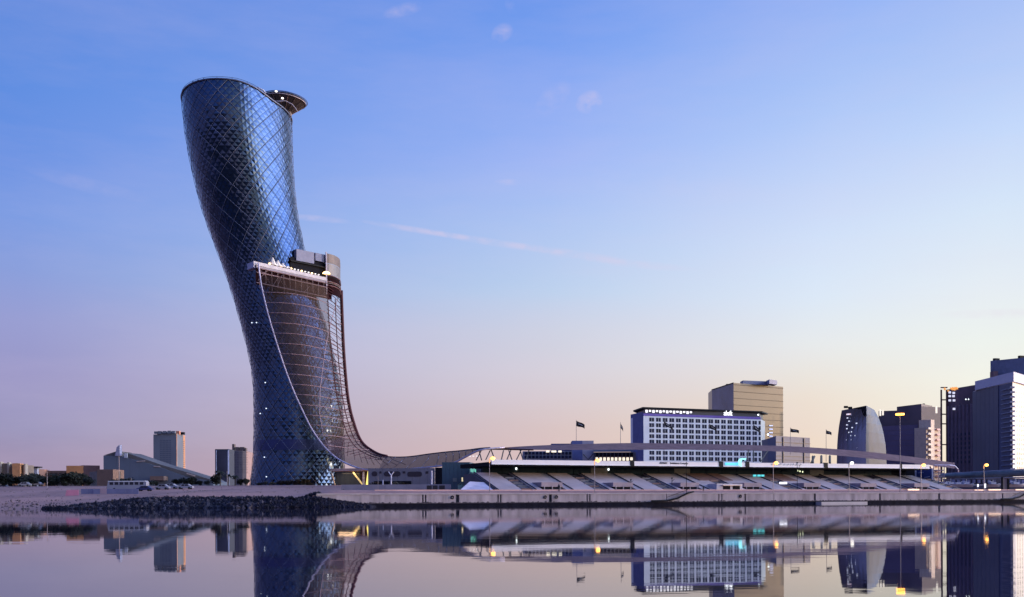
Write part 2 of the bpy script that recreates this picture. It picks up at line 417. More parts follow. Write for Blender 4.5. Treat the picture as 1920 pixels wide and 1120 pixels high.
# steel diagrid: helices in both directions, each one long member
for k in range(NP):
    for sgn in (1, -1):
        pts = []
        for j in range(NROW*2+1):
            ph = (k*2*math.pi/NP) + sgn*(j/2)*math.pi/NP; pts.append(TS(ph, ZB+j*DZ/2, .33))
        m_ = MB(); m_.tube(pts, .08, 4); m_.build('steel_strut', M_grid, tower)
# plain louvre band and roof rim
def ringband(name, z0, z1, off, m_, parent=tower, n=72):
    q_ = MB()
    for q in range(n):
        a0, a1 = 2*math.pi*q/n, 2*math.pi*(q+1)/n
        q_.quad(TS(a1,z0,off), TS(a0,z0,off), TS(a0,z1,off), TS(a1,z1,off))
        q_.quad(TS(a1,z1,off), TS(a0,z1,off), TS(a0,z1,off-.4), TS(a1,z1,off-.4))
    return q_.build(name, m_, parent, smooth=False)
ringband('louvre_band', 20.3, 24.2, .28, M_band)
rimp = [TS(2*math.pi*q/72, ZT, .25) for q in range(72)]
q_ = MB(); q_.tube(rimp, .30, 6, closed=True); q_.build('roof_rim', mat('rim_metal', (.12,.13,.2), .4, metal=.5), tower, smooth=True)
q_ = MB(); q_.tube([p+Vector((0,0,.75)) for p in rimp], .07, 4, closed=True)
for p in rimp[::3]: q_.tube([p, p+Vector((0,0,.75))], .05, 4)
q_.build('roof_railing', M_black, tower)
# low skirt where the tower flares at the ground, small wall lamps
for px, py, Y in ((484,857,371),(491,894,370),(485,716,371),(488,765,371),(478,775,374),(470,605,374),(476,604,372)):
    p = P(px, py, Y); cx, a = tw(p.z); ph = math.atan2(-(p.y-TD)/(a*BRf(p.z)), (p.x-cx)/a); q_ = MB(); q_.lathe(TS(ph, p.z, .45), [(.05,-.22),(.2,-.15),(.25,0),(.2,.15),(.05,.22)], 8)
    q_.build('wall_lamp', mat('cool_lamp', (1,1,1), emit=(.75,.85,1), es=1.5), tower)

# ---------------------------------------------------------------- helipad on its conical pillar
HP = P(531.5, 188.5, 397.0); HR = 8.5
hp = root('helipad', (HP.x, HP.y, HP.z-6), 'round dark helipad with braced underside jutting from the top of the leaning tower', 'helipad')
M_soff = mat('dark_brown_soffit', (.035,.022,.022), .7, var=.5, scale=.6)
q_ = MB(); q_.lathe(HP, [(1.6,-6.2),(HR*.5,-3.9),(HR*.86,-1.3),(HR,-.3),(HR,.1),(HR-.3,.15)], 48); q_.build('landing_deck', M_soff, hp)
q_ = MB(); q_.tube([HP+Vector((HR*1.05*math.cos(t_), HR*1.05*math.sin(t_), .2)) for t_ in [2*math.pi*i/60 for i in range(60)]], .20, 6, closed=True)
q_.build('rim_tube', mat('navy_edge', (.1,.13,.26), .4, metal=.5), hp)
q_ = MB(); q_.tube([HP+Vector((HR*.99*math.cos(t_), HR*.99*math.sin(t_), -.55)) for t_ in [2*math.pi*i/60 for i in range(60)]], .15, 6, closed=True)
q_.build('inner_ring', mat('pale_mauve_steel', (.5,.42,.46), .5), hp)
for i in range(16):
    t_ = 2*math.pi*i/16; q_ = MB()
    q_.tube([HP+Vector((1.7*math.cos(t_), 1.7*math.sin(t_), -6.3)), HP+Vector((HR*.5*math.cos(t_), HR*.5*math.sin(t_), -4.05)), HP+Vector((HR*.87*math.cos(t_), HR*.87*math.sin(t_), -1.45)), HP+Vector((HR*.98*math.cos(t_), HR*.98*math.sin(t_), -.6))], .10, 4)
    q_.build('bracket', mat('brown_bracket', (.16,.10,.09), .6), hp)
q_ = MB(); pb = P(536, 214, 396)
q_.prism([(pb.x-1.6,pb.y-1.5),(pb.x+1.9,pb.y-.5),(pb.x+1.9,pb.y+2),(pb.x-1.6,pb.y+2)], pb.z-2, HP.z-3.5)
q_.build('pillar', mat('beige_cladding', (.24,.17,.14), .6), hp)
q_ = MB(); q_.tube([P(513,191,390), P(524,190,389), P(532,188,389)], .25, 5); q_.tube([P(534,188,388), P(548,194,388.5), P(559,207,390)], .14, 5); q_.build('curved_stay', mat('pale_mauve_steel', (.5,.42,.46)), hp)
for i, (a1, a2) in enumerate(((515.5,171.5),(528.5,183.5))):
    q_ = MB(); q_.lathe(P(a1,a2,386.5), [(.1,-.35),(.45,-.2),(.45,.1),(.1,.3)], 8)
    q_.build('deck_lamp', mat('white_lamp', (1,1,1), emit=(1,.92,.8), es=3), hp)
hp.rotation_euler = (0, R(5), 0)
# roof plant beside it
rp = root('roof_plant', P(487, 176, 385), 'small dark roof plant box with a lamp between tower rim and helipad', 'roof plant')
a_ = P(477,171,384); b_ = P(497,172,388)
q_ = MB(); q_.box(((a_.x+b_.x)/2, 386, ZT+.8), (5.0,3.5,3.2), .2); q_.build('housing', mat('dark_brown_box', (.10,.07,.07), .6), rp)
q_ = MB(); q_.tube([P(474,170,386), P(483,164.5,386), P(493,169,386), P(498,175,387)], .3, 6); q_.build('curved_cover', mat('pale_cover', (.6,.6,.7), .5), rp)
q_ = MB(); q_.lathe(P(480.5,169.5,379), [(.1,-.4),(.5,-.2),(.5,.2),(.1,.4)], 8); q_.build('lamp', mat('white_lamp', (1,1,1)), rp)

# ================================================================ pool-deck annex on the 19th floor
AX = root('terrace_annex', P(560, 560, 392), 'terrace block with white parapet and rounded brown corner halfway up the leaning tower', 'terrace block')
P0 = P(478,490.5,359.0); ztop = P0.z
def at_z(px, z, Yg):      # point in column px at height z (solve Y)
    Y = Yg
    return Vector((X_at(px, Y), Y, z))
Z_T = P(484,496,360).z
A0 = at_z(481, Z_T, 360); A1 = at_z(613, Z_T, 386.5)
arc = []
c0 = A1; 
A2 = at_z(639.5, Z_T, 398); A3 = at_z(640, Z_T, 407)
for i in range(9):
    f = i/8; ctrl = at_z(636.5, Z_T, 390)
    arc.append((1-f)**2*A1 + 2*f*(1-f)*ctrl + f*f*A2)
arc.append(A3)
def wall(mb, pts, z0, z1, thick=.0):
    for a_, b_ in zip(pts, pts[1:]):
        mb.quad((a_.x,a_.y,z0), (b_.x,b_.y,z0), (b_.x,b_.y,z1), (a_.x,a_.y,z1))
    return mb
def zat(px, py, Y): return P(px, py, Y).z
foot = [(A0.x,A0.y),(A1.x,A1.y)]+[(p.x,p.y) for p in arc[1:]]+[(A3.x-12,A3.y+6),(A0.x+6,A0.y+22)]
q_ = MB(); q_.prism(foot, Z_T-1.0, Z_T-.1); q_.build('floor_slab', M_conc_l, AX)
# white parapet: outer band leaning along the front, with tapered end over the tower
d_ = (A1-A0).normalized(); nrm_ = Vector((d_.y,-d_.x,0)); 
pz1 = zat(484,490.5,359.5)
q_ = MB(); q_.prism([(A0.x+nrm_.x*.5-1.2*d_.x,A0.y+nrm_.y*.5-1.2*d_.y),(A1.x+nrm_.x*.5,A1.y+nrm_.y*.5),(A1.x,A1.y),(A0.x-1.2*d_.x,A0.y-1.2*d_.y)], Z_T-.35, pz1)
q_.build('parapet', mat('white_parapet', (.42,.38,.42), .5), AX)
q_ = MB(); q_.prism([(A0.x+nrm_.x*.35,A0.y+nrm_.y*.35),(A1.x+nrm_.x*.35,A1.y+nrm_.y*.35),(A1.x,A1.y),(A0.x,A0.y)], Z_T-1.35, Z_T-.36); q_.build('slab_edge', mat('lilac_grey_edge', (.22,.19,.24), .6), AX)
q_ = MB(); e0 = P(465,498,364); q_.prism([(A0.x+nrm_.x*.5-1.2*d_.x,A0.y+nrm_.y*.5-1.2*d_.y),(e0.x,e0.y-1.0),(e0.x+.5,e0.y+2),(A0.x,A0.y+1)], Z_T-1.3, pz1, ztop=None); q_.build('parapet_return', mat('shaded_parapet', (.40,.38,.5), .6), AX)
# recessed dark glazing behind the terrace, boxes over it
rb = zat(580,488,382)
B0 = at_z(546, Z_T, 376); B1 = at_z(613.5, Z_T, 388)
q_ = MB(); q_.prism([(B0.x,B0.y),(B1.x,B1.y),(B1.x-2,B1.y+12),(B0.x,B0.y+12)], Z_T-.1, rb); q_.build('glazed_wall', M_dark, AX)
M_box = mat('lilac_grey_cladding', (.20,.20,.29), .6)
def boxpx(px0, px1, py0, py1, Y0, Y1, dep, name, m_, parent):
    a_ = P(px0,py1,Y0); b_ = P(px1,py1,Y1); z1 = P(px0,py0,Y0).z; d = Vector((b_.x-a_.x,b_.y-a_.y,0)).normalized(); n = Vector((-d.y,d.x,0))
    q_ = MB(); q_.prism([(a_.x,a_.y),(b_.x,b_.y),(b_.x+n.x*dep,b_.y+n.y*dep),(a_.x+n.x*dep,a_.y+n.y*dep)], a_.z, z1); return q_.build(name, m_, parent)
boxpx(556,589,467,488.5,377.5,383,6,'plant_box',M_box,AX)
boxpx(591.5,613.2,474,488.5,383.6,387.6,6,'plant_box',mat('blue_grey_cladding', (.15,.16,.26), .6),AX)
boxpx(545,613.5,487.5,489.5,375.2,387.2,9,'roof_slab',M_black,AX)
# rounded corner bands
def arcwall(name, py0, py1, m_, off=0.0):
    z1 = zat(613,py0,386.5); z0 = zat(613,py1,386.5); q_ = MB(); pp = [Vector((p.x+off*.7, p.y-off*.7, 0)) for p in arc]; wall(q_, pp, z0, z1)
    q_.quad(*[(p.x,p.y,z1) for p in pp]+[(A1.x-3,A3.y,z1)]); return q_.build(name, m_, AX, smooth=False)
for i in range(0, 9, 2):
    z1 = zat(613,475,386.5); z0 = zat(613,493,386.5); q_ = MB(); wall(q_, arc[i:i+3] if i < 8 else arc[8:], z0, z1 + 0.0)
    if q_.v: q_.build('corner_panel', mat('brown_corner_panel', (.10,.06,.055), .5, var=.3, scale=.4), AX)
arcwall('corner_band', 493.6, 514, mat('grey_corner_band', (.11,.09,.105), .4))
arcwall('corner_slot', 514, 519, M_dark, -.25)
M_red = mat('dark_red_mesh', (.016,.005,.007), .9, var=.35, scale=.5, spec=.05)
arcwall('corner_screen', 519, 551, M_red)
for py in (516,528,535):
    z = zat(613,py,386.5); q_ = MB(); q_.tube([Vector((p.x+.2,p.y-.3,z)) for p in arc], .16, 4); q_.build('corner_rail', mat('pinkish_rail', (.25,.13,.13), .5), AX)
q_ = MB(); q_.tube([at_z(613.3, zat(613,473,386.3), 386.2), at_z(614, zat(613,552,386.3), 386.2)], .28, 5); q_.build('corner_post', mat('pale_post', (.55,.48,.55), .5), AX)
# truss band below the terrace (dark red mesh behind pink members)
zb = zat(484,502,360); zl = zat(484,541,360)
M_pink = mat('pink_truss_steel', (.26,.17,.18), .5)
q_ = MB(); wall(q_, [A0, A1]+arc[1:3], zl+1.5, zb); o_ = q_.build('screen_band', M_red, AX)
for k, (py_, th) in enumerate(((502.5,.22),(511,.2),(530.5,.2))):
    z = zat(486,py_,360); q_ = MB(); q_.tube([A0.xy.to_3d()+Vector((.4,-.5,z)), A1.xy.to_3d()+Vector((.3,-.5,z))], th, 5); q_.build('truss_chord', M_pink, AX)
zc1, zc2 = zat(486,511,360), zat(486,530.5,360)
def alongA(f, z): return A0.lerp(A1, f).xy.to_3d()+Vector((.4,-.45,z))
for k in range(12):
    f = .04+k*.083; q_ = MB(); q_.tube([alongA(f, zb), alongA(f+.005, zc2-(.0 if k % 2 else 2.0))], .075, 4); q_.build('truss_post', M_pink, AX)
for f0, z0_, f1, z1_ in ((.02,zb,.10,zc1),(.17,zb,.08,zc1),(.10,zc1,.20,zc2),(.10,zc1,.02,zc2+.8),(.30,zc1,.47,zc2-3),(.35,zc1+1,.28,zc2),(.42,zc2,.36,zc1),(.60,zc2,.68,zc2-5),(.74,zc1-1,.66,zc2),(.22,zc2,.30,zc1)):
    q_ = MB(); q_.tube([alongA(f0,z0_), alongA(f1,z1_)], .10, 4); q_.build('truss_brace', M_pink, AX)
# terrace lamps and folded parasols on the deck
M_warm = mat('warm_lamp', (1,.8,.5), emit=(1,.62,.25), es=5.0)
M_wl = mat('white_terrace_lamp', (1,1,1), emit=(1,.9,.75), es=.7)
for k in range(15):
    f = .14+k*.05; p = A0.lerp(A1, f)+Vector((.9,1.6,0)); p.z = pz1
    q_ = MB(); q_.tube([p+Vector((0,0,-1.2)), p+Vector((0,0,.5))], .05, 4); q_.lathe(p+Vector((0,0,.6)), [(.1,-.25),(.42,-.1),(.36,.15),(.05,.3)], 8)
    o = q_.build('terrace_lamp', M_wl if k % 3 else M_warm); tag(o, 'small lit terrace lamp, %s from the left in the row behind the white parapet' % ('first second third fourth fifth sixth seventh eighth ninth tenth eleventh twelfth thirteenth fourteenth fifteenth'.split()[k]), 'lamp', 'lamps along the white terrace parapet')
q_ = MB(); p = A0.lerp(A1, .94)+Vector((1.2,2.2,0)); p.z = Z_T; q_.tube([p, p+Vector((0,0,3.2))], .1, 5); q_.lathe(p+Vector((0,0,2.6)), [(1.6,0),(1.2,.6),(.2,1.1)], 10)
tag(q_.build('lit_parasol', M_warm), 'orange lit parasol at the right end of the white terrace', 'parasol')
q_ = MB()
for k in range(4):
    p = A0.lerp(A1, .12+.07*k)+Vector((2,4,0)); h_ = 4.2-.6*k
    q_.lathe(Vector((p.x,p.y,Z_T)), [(.15,0),(.15,1.2),(1.5,1.3),(.25,h_)], 8)
tag(q_.build('folded_awning', mat('cream_fabric', (.75,.68,.60), .8)), 'cream folded awning row at the left end of the white terrace', 'awning')

# ================================================================ the sweeping mesh canopy
def catmull(pts, n):
    P_ = [2*pts[0]-pts[1]]+pts+[2*pts[-1]-pts[-2]]; out = []; m_ = len(pts)-1
    # parametrize by index with n samples per segment
    for i in range(m_):
        for k in range(n):
            t_ = k/n; a, b_, c, d = P_[i:i+4]
            out.append(.5*((2*b_)+(-a+c)*t_+(2*a-5*b_+4*c-d)*t_*t_+(-a+3*b_-3*c+d)*t_**3))
    out.append(pts[-1]); return out
RB = [(484,493,359.5),(492,545,359.5),(510,615,359.5),(538,701,360),(563,761,360),(591,815,359),(627,856,356),(672,878,350),(710,882,343),(760,880,334),(817,875,326),(849,869,320),(873,857,316),(897,845.5,313),(925,841,314),(1000,836,320),(1100,832.5,324),(1195,831,328),(1300,832.4,334),(1400,834.5,338),(1500,838,343),(1600,845,349),(1700,855.5,355),(1790,868,362)]
RA = [(639,545,405),(640.5,590,405),(643,650,405),(647,705,404),(652,750,403),(661,790,402),(676,828,399),(700,848,394),(724,856,386),(762,857,376),(805,851.5,366),(835,848,358),(858,846,350),(888,843.2,338),(925,842.5,322),(1000,843.8,309),(1100,843.9,308),(1195,843.6,312),(1300,843.6,318),(1400,845,322),(1500,849,327),(1600,857,333),(1700,867,340),(1790,879,346)]
nb = 6
CB = catmull([P(*p) for p in RB], nb); CA = catmull([P(*p) for p in RA], nb)
def CS(i, v):
    B, A = CB[i], CA[i]; u_ = i/nb
    k = max(0, 1-u_/8.0)            # 1 in the upright part, 0 in the tail
    k = sstep(0, 1, min(1, k*2.2))
    mid = (A+B)/2; cq = Vector((A.x+1.6, B.y-1.5, mid.z)); ct = mid+Vector((0,0,1.2 if u_ < 14 else 0))
    c = ct.lerp(cq, k); return (1-v)**2*B+2*v*(1-v)*c+v*v*A
cv = root('sweeping_canopy', P(760,905,345), 'long curving steel mesh canopy pouring from the tower terrace down over the grandstand', 'canopy')
def mesh_mat(name, color, a):
    m = mat(name, color, .8, var=.25, scale=.4, spec=.08)
    b_ = m.node_tree.nodes['Principled BSDF']; b_.inputs['Alpha'].default_value = a; return m
M_m1 = mesh_mat('thin_wire_mesh', (.070,.043,.034), .54); M_m2 = mesh_mat('dense_wire_mesh', (.045,.030,.040), .86); M_m3 = mesh_mat('roof_mesh', (.18,.108,.112), .985)
NV = 10
def sheet(name, i0, i1, m_, NV=NV):
    q_ = MB(); vs = {}
    for i in range(i0, i1+1):
        for j in range(NV+1): vs[i, j] = len(q_.v); q_.v.append(CS(i, j/10))
    for i in range(i0, i1):
        for j in range(NV): q_.f.append((vs[i,j], vs[i,j+1], vs[i+1,j+1], vs[i+1,j]))
    return q_.build(name, m_, cv, smooth=True)
sheet('wire_mesh', 3, 5*nb, M_m1, 7); sheet('wire_mesh', 5*nb, 5*nb+3, M_m1); sheet('wire_mesh', 5*nb+3, 8*nb, mesh_mat('medium_wire_mesh', (.055,.036,.045), .74)); sheet('wire_mesh', 8*nb, 14*nb, M_m2); sheet('roof_mesh', 14*nb, 23*nb, M_m3)
M_bw = mat('pale_edge_steel', (.48,.42,.52), .4, metal=.2); M_rd = mat('dark_red_steel', (.07,.022,.026), .6, spec=.15)
q_ = MB(); q_.tube(CB[:int(14.5*nb)], .30, 6); q_.build('front_edge', M_bw, cv, smooth=True)
q_ = MB(); q_.tube([p+Vector((.2,0,0)) for p in CA[:8*nb+1]], .72, 6); q_.build('rear_edge', M_rd, cv, smooth=True)
q_ = MB(); q_.tube(CA[8*nb:15*nb+1], .25, 6); q_.build('rear_edge', M_rd, cv, smooth=True)
# horizontal rails, one per storey, across the upright part
def rail_at(py, name='storey_rail', r=.10, m_=M_pink, v0=0, v1=1):
    # find index where B passes height, and A likewise
    zB = P(500, py, 360).z
    def find(Cv, z):
        for i in range(len(Cv)-1):
            if Cv[i].z >= z >= Cv[i+1].z: return i + (Cv[i].z-z)/max(1e-6, Cv[i].z-Cv[i+1].z)
        return None
    ib, ia = find(CB[:9*nb], zB), find(CA[:9*nb], zB)
    if ib is None: return
    if ia is None: ia = 0
    pts = []
    for k in range(9):
        v = v0+(v1-v0)*k/8; i = ib+(ia-ib)*v; i_ = int(i); f = i-i_
        pts.append(CS(i_, v).lerp(CS(min(i_+1, len(CB)-1), v), f)+Vector((0,-.15,0)))
    q_ = MB(); q_.tube(pts, r, 4); q_.build(name, m_, cv)
M_pk2 = mat('mauve_rail_steel', (.30,.19,.20), .5)
for k in range(17): rail_at(549+19.1*k, m_=M_pk2, r=.13)
# long members running down the mesh and diagonal braces in the open right part
for v in (.70,.84):
    q_ = MB(); q_.tube([CS(i, v)+Vector((.1,0,0)) for i in range(4, 8*nb)], .19, 4); q_.build('mesh_post', M_rd, cv)
def CSf(u, v): i = int(u); return CS(i, v).lerp(CS(i+1, v), u-i)
for k in range(46):
    u = 1.5+k*.72
    if u > 5.6*nb: break
    q_ = MB(); kk = .9 if k % 5 == 4 else 0; q_.tube([CSf(u, .68), CSf(u+kk, .84), CSf(u, 1.0)], .17 if k % 2 else .12, 4); q_.build('ladder_rung', M_rd, cv)
for k in range(8):
    u = 14+k*2.0; q_ = MB(); q_.tube([CSf(u, .7), CSf(u+1.2, .84), CSf(u+.2, .98)], .10, 4); q_.build('brace', M_rd, cv)
for k in range(13):
    i = 6*nb-4+int(k*1.3); q_ = MB(); q_.tube([CS(i, .15+.04*k), CS(i+1, .6), CS(i+2, 1.0)], .13, 4); q_.build('brace', M_rd, cv)
for k in range(10):
    i = 6*nb-3+int(k*2); q_ = MB(); q_.tube([CS(i+3, .25), CS(i, .62), CS(i-2, 1.0)], .10, 4); q_.build('brace', M_rd, cv)
for k in range(12):
    i = 8*nb+k*3; q_ = MB(); q_.tube([CS(i, 0), CS(i+2, .5), CS(i+3, 1.0)], .12, 4); q_.build('cross_rib', mat('violet_rib', (.22,.18,.26), .5), cv)
# the tail curls round at its far right end
q_ = MB(); q_.tube([P(1752,872.5,343), P(1780,872.5,344), P(1790,874,345), P(1796,880,346), P(1797,885,347), P(1794,891,348)], .24, 6); q_.build('end_loop', M_bw, cv)
# ================================================================ shared façade helpers
M_win = mat('dark_window_glass', (.010,.012,.040), rough=.4, var=.6, scale=.35, spec=.2)
def dirn(A, B):
    d = Vector((B[0]-A[0], B[1]-A[1], 0)).normalized(); n = Vector((d.y, -d.x, 0)); return d, n
def boxmesh(name, sx, sy, sz, m):
    q = MB(); q.box((0,0,sz/2), (sx,sy,sz)); return q.build(name, m, mesh_only=True)
def windows(A, B, z0, z1, nx, nz, fw, fh, m_, parent, name='window', proud=.06, keep=None, zoff=.5, pair=False, limit=300, thick=.16):
    L_ = (Vector(B[:2])-Vector(A[:2])).length; d, n = dirn(A, B); cw = L_/nx; ch = (z1-z0)/nz
    me = boxmesh(name, cw*fw, thick, ch*fh, m_); rz = math.atan2(d.y, d.x); cnt = 0; rest = MB()
    for r_ in range(nz-1, -1, -1):
        for c_ in range(nx):
            if keep and not keep(c_, r_): continue
            u = (c_+.5)*cw + ((.12 if c_ % 2 == 0 else -.12)*cw if pair else 0)
            p = Vector((A[0], A[1], 0))+d*u+n*(proud-thick/2)+Vector((0,0,z0+ch*(r_+zoff)-ch*fh/2))
            if cnt < limit: inst(name, me, p, parent, rz); cnt += 1
            else: rest.box(p+Vector((0,0,ch*fh/2)), (cw*fw, thick, ch*fh), rz)
    if rest.v: rest.build(name+'s', m_, parent, kind='stuff')
def band(A, B, z0, z1, m_, parent, name, out=.25, ext=0.0):
    d, n = dirn(A, B); a = Vector((A[0],A[1],0))-d*ext; b = Vector((B[0],B[1],0))+d*ext; q = MB()
    q.prism([(a+n*out).xy[:], (b+n*out).xy[:], (b-n*.1).xy[:], (a-n*.1).xy[:]], z0, z1); return q.build(name, m_, parent)
def G(px, Y): return (X_at(px, Y), Y)
def Z(px, py, Y): return P(px, py, Y).z
def footprint(front, depth):     # front: list of (x,y) left to right; closed behind
    d, n = dirn(front[0], front[-1]); 
    return list(front)+[(front[-1][0]-n.x*depth, front[-1][1]-n.y*depth), (front[0][0]-n.x*depth, front[0][1]-n.y*depth)]

# ================================================================ quay wall
qz = 2.70
M_quay = mat('quay_concrete', (.30,.25,.28), .85, var=.35, scale=.5, bump=.05, stretch=(1,1,.18))
qw = root('quay_wall', S(30, 0, 0), 'long grey concrete quay wall with dark vertical slots and black stained foot', 'quay wall')
slots = [(620,.0),(793,.32),(798.2,.32),(858,.75),(934,.32),(939,.32),(1032,.7),(1101,.32),(1106,.32),(1250,.2),(1348,.3),(1353.5,.3),(1397.5,.42),(1451,.15),(1528,.6),(1650,.55),(1761,.7),(1880,.5)]
ss = sorted((s_at(px, 0), w_) for px, w_ in slots)
ss = [(-30, 0)]+ss[1:] if False else ss
edges = [(-35.0, 0)]+ss[1:]+[(185, 1.2),(215,1.2),(260,1.2),(420,1.2)]
for (a, wa), (b, wb) in zip(edges, edges[1:]):
    x0, x1 = a+wa/2, b-wb/2
    if x1-x0 < .15: continue
    q = MB(); pts = [S(x0,0,0), S(x1,0,0), S(x1,.7,0), S(x0,.7,0)]; q.prism([p.xy[:] for p in pts], .62, qz-.22); q.build('wall_panel', M_quay, qw)
q = MB(); q.prism([S(-35,.35,0).xy[:], S(420,.35,0).xy[:], S(420,1.2,0).xy[:], S(-35,1.2,0).xy[:]], -1, qz-.23); q.build('backing_wall', mat('slot_shadow_concrete', (.03,.03,.045), .8), qw)
q = MB(); q.prism([S(-35,-.1,0).xy[:], S(420,-.1,0).xy[:], S(420,.34,0).xy[:], S(-35,.34,0).xy[:]], -1, .60); q.build('stained_foot', M_algae, qw)
for a, b in zip(range(-35, 200, 12), range(-23, 212, 12)):
    q = MB(); q.prism([S(a+.03,-.12,0).xy[:], S(b-.03,-.12,0).xy[:], S(b-.03,.9,0).xy[:], S(a+.03,.9,0).xy[:]], qz-.215, qz+.04); q.build('coping_stone', mat('coping', (.36,.31,.34), .8, var=.15, scale=.6), qw)
q = MB(); q.prism([S(-34,.92,0).xy[:], S(420,.92,0).xy[:], S(420,7,0).xy[:], S(-34,7,0).xy[:]], 2.0, 2.78)
o = q.build('promenade', mat('pink_paving', (.42,.28,.27), .9, var=.2, scale=.8)); o['kind'] = 'structure'
q = MB(); q.prism([S(-20,11.5,0).xy[:], S(200,11.5,0).xy[:], S(200,11.9,0).xy[:], S(-20,11.9,0).xy[:]], 2.9, 3.62)
o = q.build('promenade_wall', mat('pink_kerb', (.55,.34,.32), .8, var=.15, scale=.4)); tag(o, 'low pinkish wall running along the promenade in front of the grandstand', 'low wall')
q = MB(); a = s_at(1532,-.8); b = s_at(1618,-.8); q.prism([S(a,-2.4,0).xy[:], S(b,-2.4,0).xy[:], S(b,-.3,0).xy[:], S(a,-.3,0).xy[:]], -.1, .45)
tag(q.build('pontoon', M_conc_l), 'low pale pontoon floating at the foot of the quay wall right of centre', 'pontoon')
for px0, px1, lab in ((1250,1289,'dark gangway sloping down the quay wall below the tall thin mast'),(1898,1926,'dark gangway sloping down the quay wall at the right edge of the picture')):
    a = s_at(px0,-.6); b = s_at(px1,-.3); q = MB(); q.tube([S(a-4,-.6,.9), S(a,-.6,.95), S((a+b)/2,-.6,1.5), S(b,-.4,2.7), S(b+2,.2,3.0)], .22, 5); q.tube([S(a,-.6,1.7), S(b,-.4,3.5)], .05, 4)
    tag(q.build('gangway', M_black), lab, 'gangway')
q = MB(); rr_ = random.Random(21); zs = [.72+.30*rr_.random()**2 for _ in range(901)]
for k in range(900):
    a = -35+k*.26; q.quad(S(a,-.02,.58), S(a+.26,-.02,.58), S(a+.26,-.02,zs[k+1]), S(a,-.02,zs[k]))
q.build('tide_stain', mat('tide_stain', (.06,.05,.062), .8, var=.5, scale=1.5, spec=.1), qw)
def ladder(px):
    s0 = s_at(px, -.05); q = MB()
    for k in (-.25,.25): q.tube([S(s0+k,-.2,.3), S(s0+k,-.2,qz+.6)], .04, 4)
    for k in range(8): q.tube([S(s0-.25,-.2,.5+.32*k), S(s0+.25,-.2,.5+.32*k)], .03, 4)
    return q.build('ladder', M_black)
# tyres / small dark fittings on the wall
for i, (px, lab) in enumerate(((848,'small dark mooring fitting left of the first wide quay slot'),(1022,'small dark mooring fitting left of the second wide quay slot'),(1043,'small dark mooring fitting right of the second wide quay slot'),(1388,'small dark mooring fitting below the white pavilion on the quay wall'))):
    p = S(s_at(px,0), -.12, 1.9); q = MB(); q.tube([p+U*.3*math.cos(t)+Vector((0,0,.3*math.sin(t))) for t in [2*math.pi*k/10 for k in range(10)]], .1, 5, closed=True)
    tag(q.build('mooring_ring', M_black), lab, 'mooring ring')

# ================================================================ rock bank on the left
def rocks(name, n, x0, x1, lo, hi, smin, smax, m_, seed):
    r = random.Random(seed); q = MB()
    for _ in range(n):
        x = r.uniform(x0, x1); t = lo+(hi-lo)*r.random()*(1 if x1 > -50 and x > -72 else (max(.15,(x+88)/16) if x1 > -50 else 1))
        
        if x > -46 and x1 > -50: t = min(t, 4*r.random())
        front = x1 > -50 and (x > -39 or (x > -54 and r.random() < .5))
        if front: t = -4.4*r.random()
        y = shoreY(x)+t; z = max(ground_z(x, y), interp(t, ROCK) if x1 > -50 else -9) if not front else 1.9*min(1, 1-(x+39)/11)*(1+t/4.4)-.1; s_ = r.uniform(smin, smax)*(1 if t < 15 else .7)
        i = len(q.v); dirs = [Vector((1,0,0)),Vector((-1,0,0)),Vector((0,1,0)),Vector((0,-1,0)),Vector((0,0,1)),Vector((0,0,-1))]
        m3 = Matrix.Rotation(r.uniform(0,6.28),3,'Z')@Matrix.Rotation(r.uniform(0,6.28),3,'X')
        for d in dirs: q.v.append(Vector((x,y,z+s_*.15))+m3@(d*s_*r.uniform(.55,1.15)))
        for a,b,c in ((0,2,4),(2,1,4),(1,3,4),(3,0,4),(2,0,5),(1,2,5),(3,1,5),(0,3,5)): q.f.append((i+a,i+b,i+c))
    o = q.build(name, m_); o['kind'] = 'stuff'; return o
M_rock = mat('wet_dark_rock', (.010,.009,.018), .6, var=.8, scale=.9, bump=.05, spec=.12)
rocks('rocks', 9500, -88, -28, -.8, 11, .25, .6, M_rock, 3)
rocks('boulders', 420, -84, -46, -.5, 11, .45, .85, mat('grey_boulder', (.045,.040,.055), .7, var=.6, scale=1, spec=.15), 8)
rocks('scattered_stones', 500, -150, -90, .0, 30, .1, .45, mat('sand_stone', (.10,.07,.075), .8, var=.5, scale=1), 5)
q = MB(); r_ = random.Random(9)
for _ in range(900):
    x = r_.uniform(-170, 20); t = r_.uniform(25, 120); y = shoreY(x)+t; z = ground_z(x, y); s_ = r_.uniform(.08,.3)
    for k in range(3):
        a = r_.uniform(0, 6.28); q.quad((x,y,z),(x+s_*math.cos(a),y+s_*math.sin(a),z+.1),(x+s_*1.2*math.cos(a),y+s_*1.2*math.sin(a),z+s_*.9))
o = q.build('dry_scrub', mat('dry_scrub', (.09,.08,.04), .9, var=.4)); o['kind'] = 'stuff'

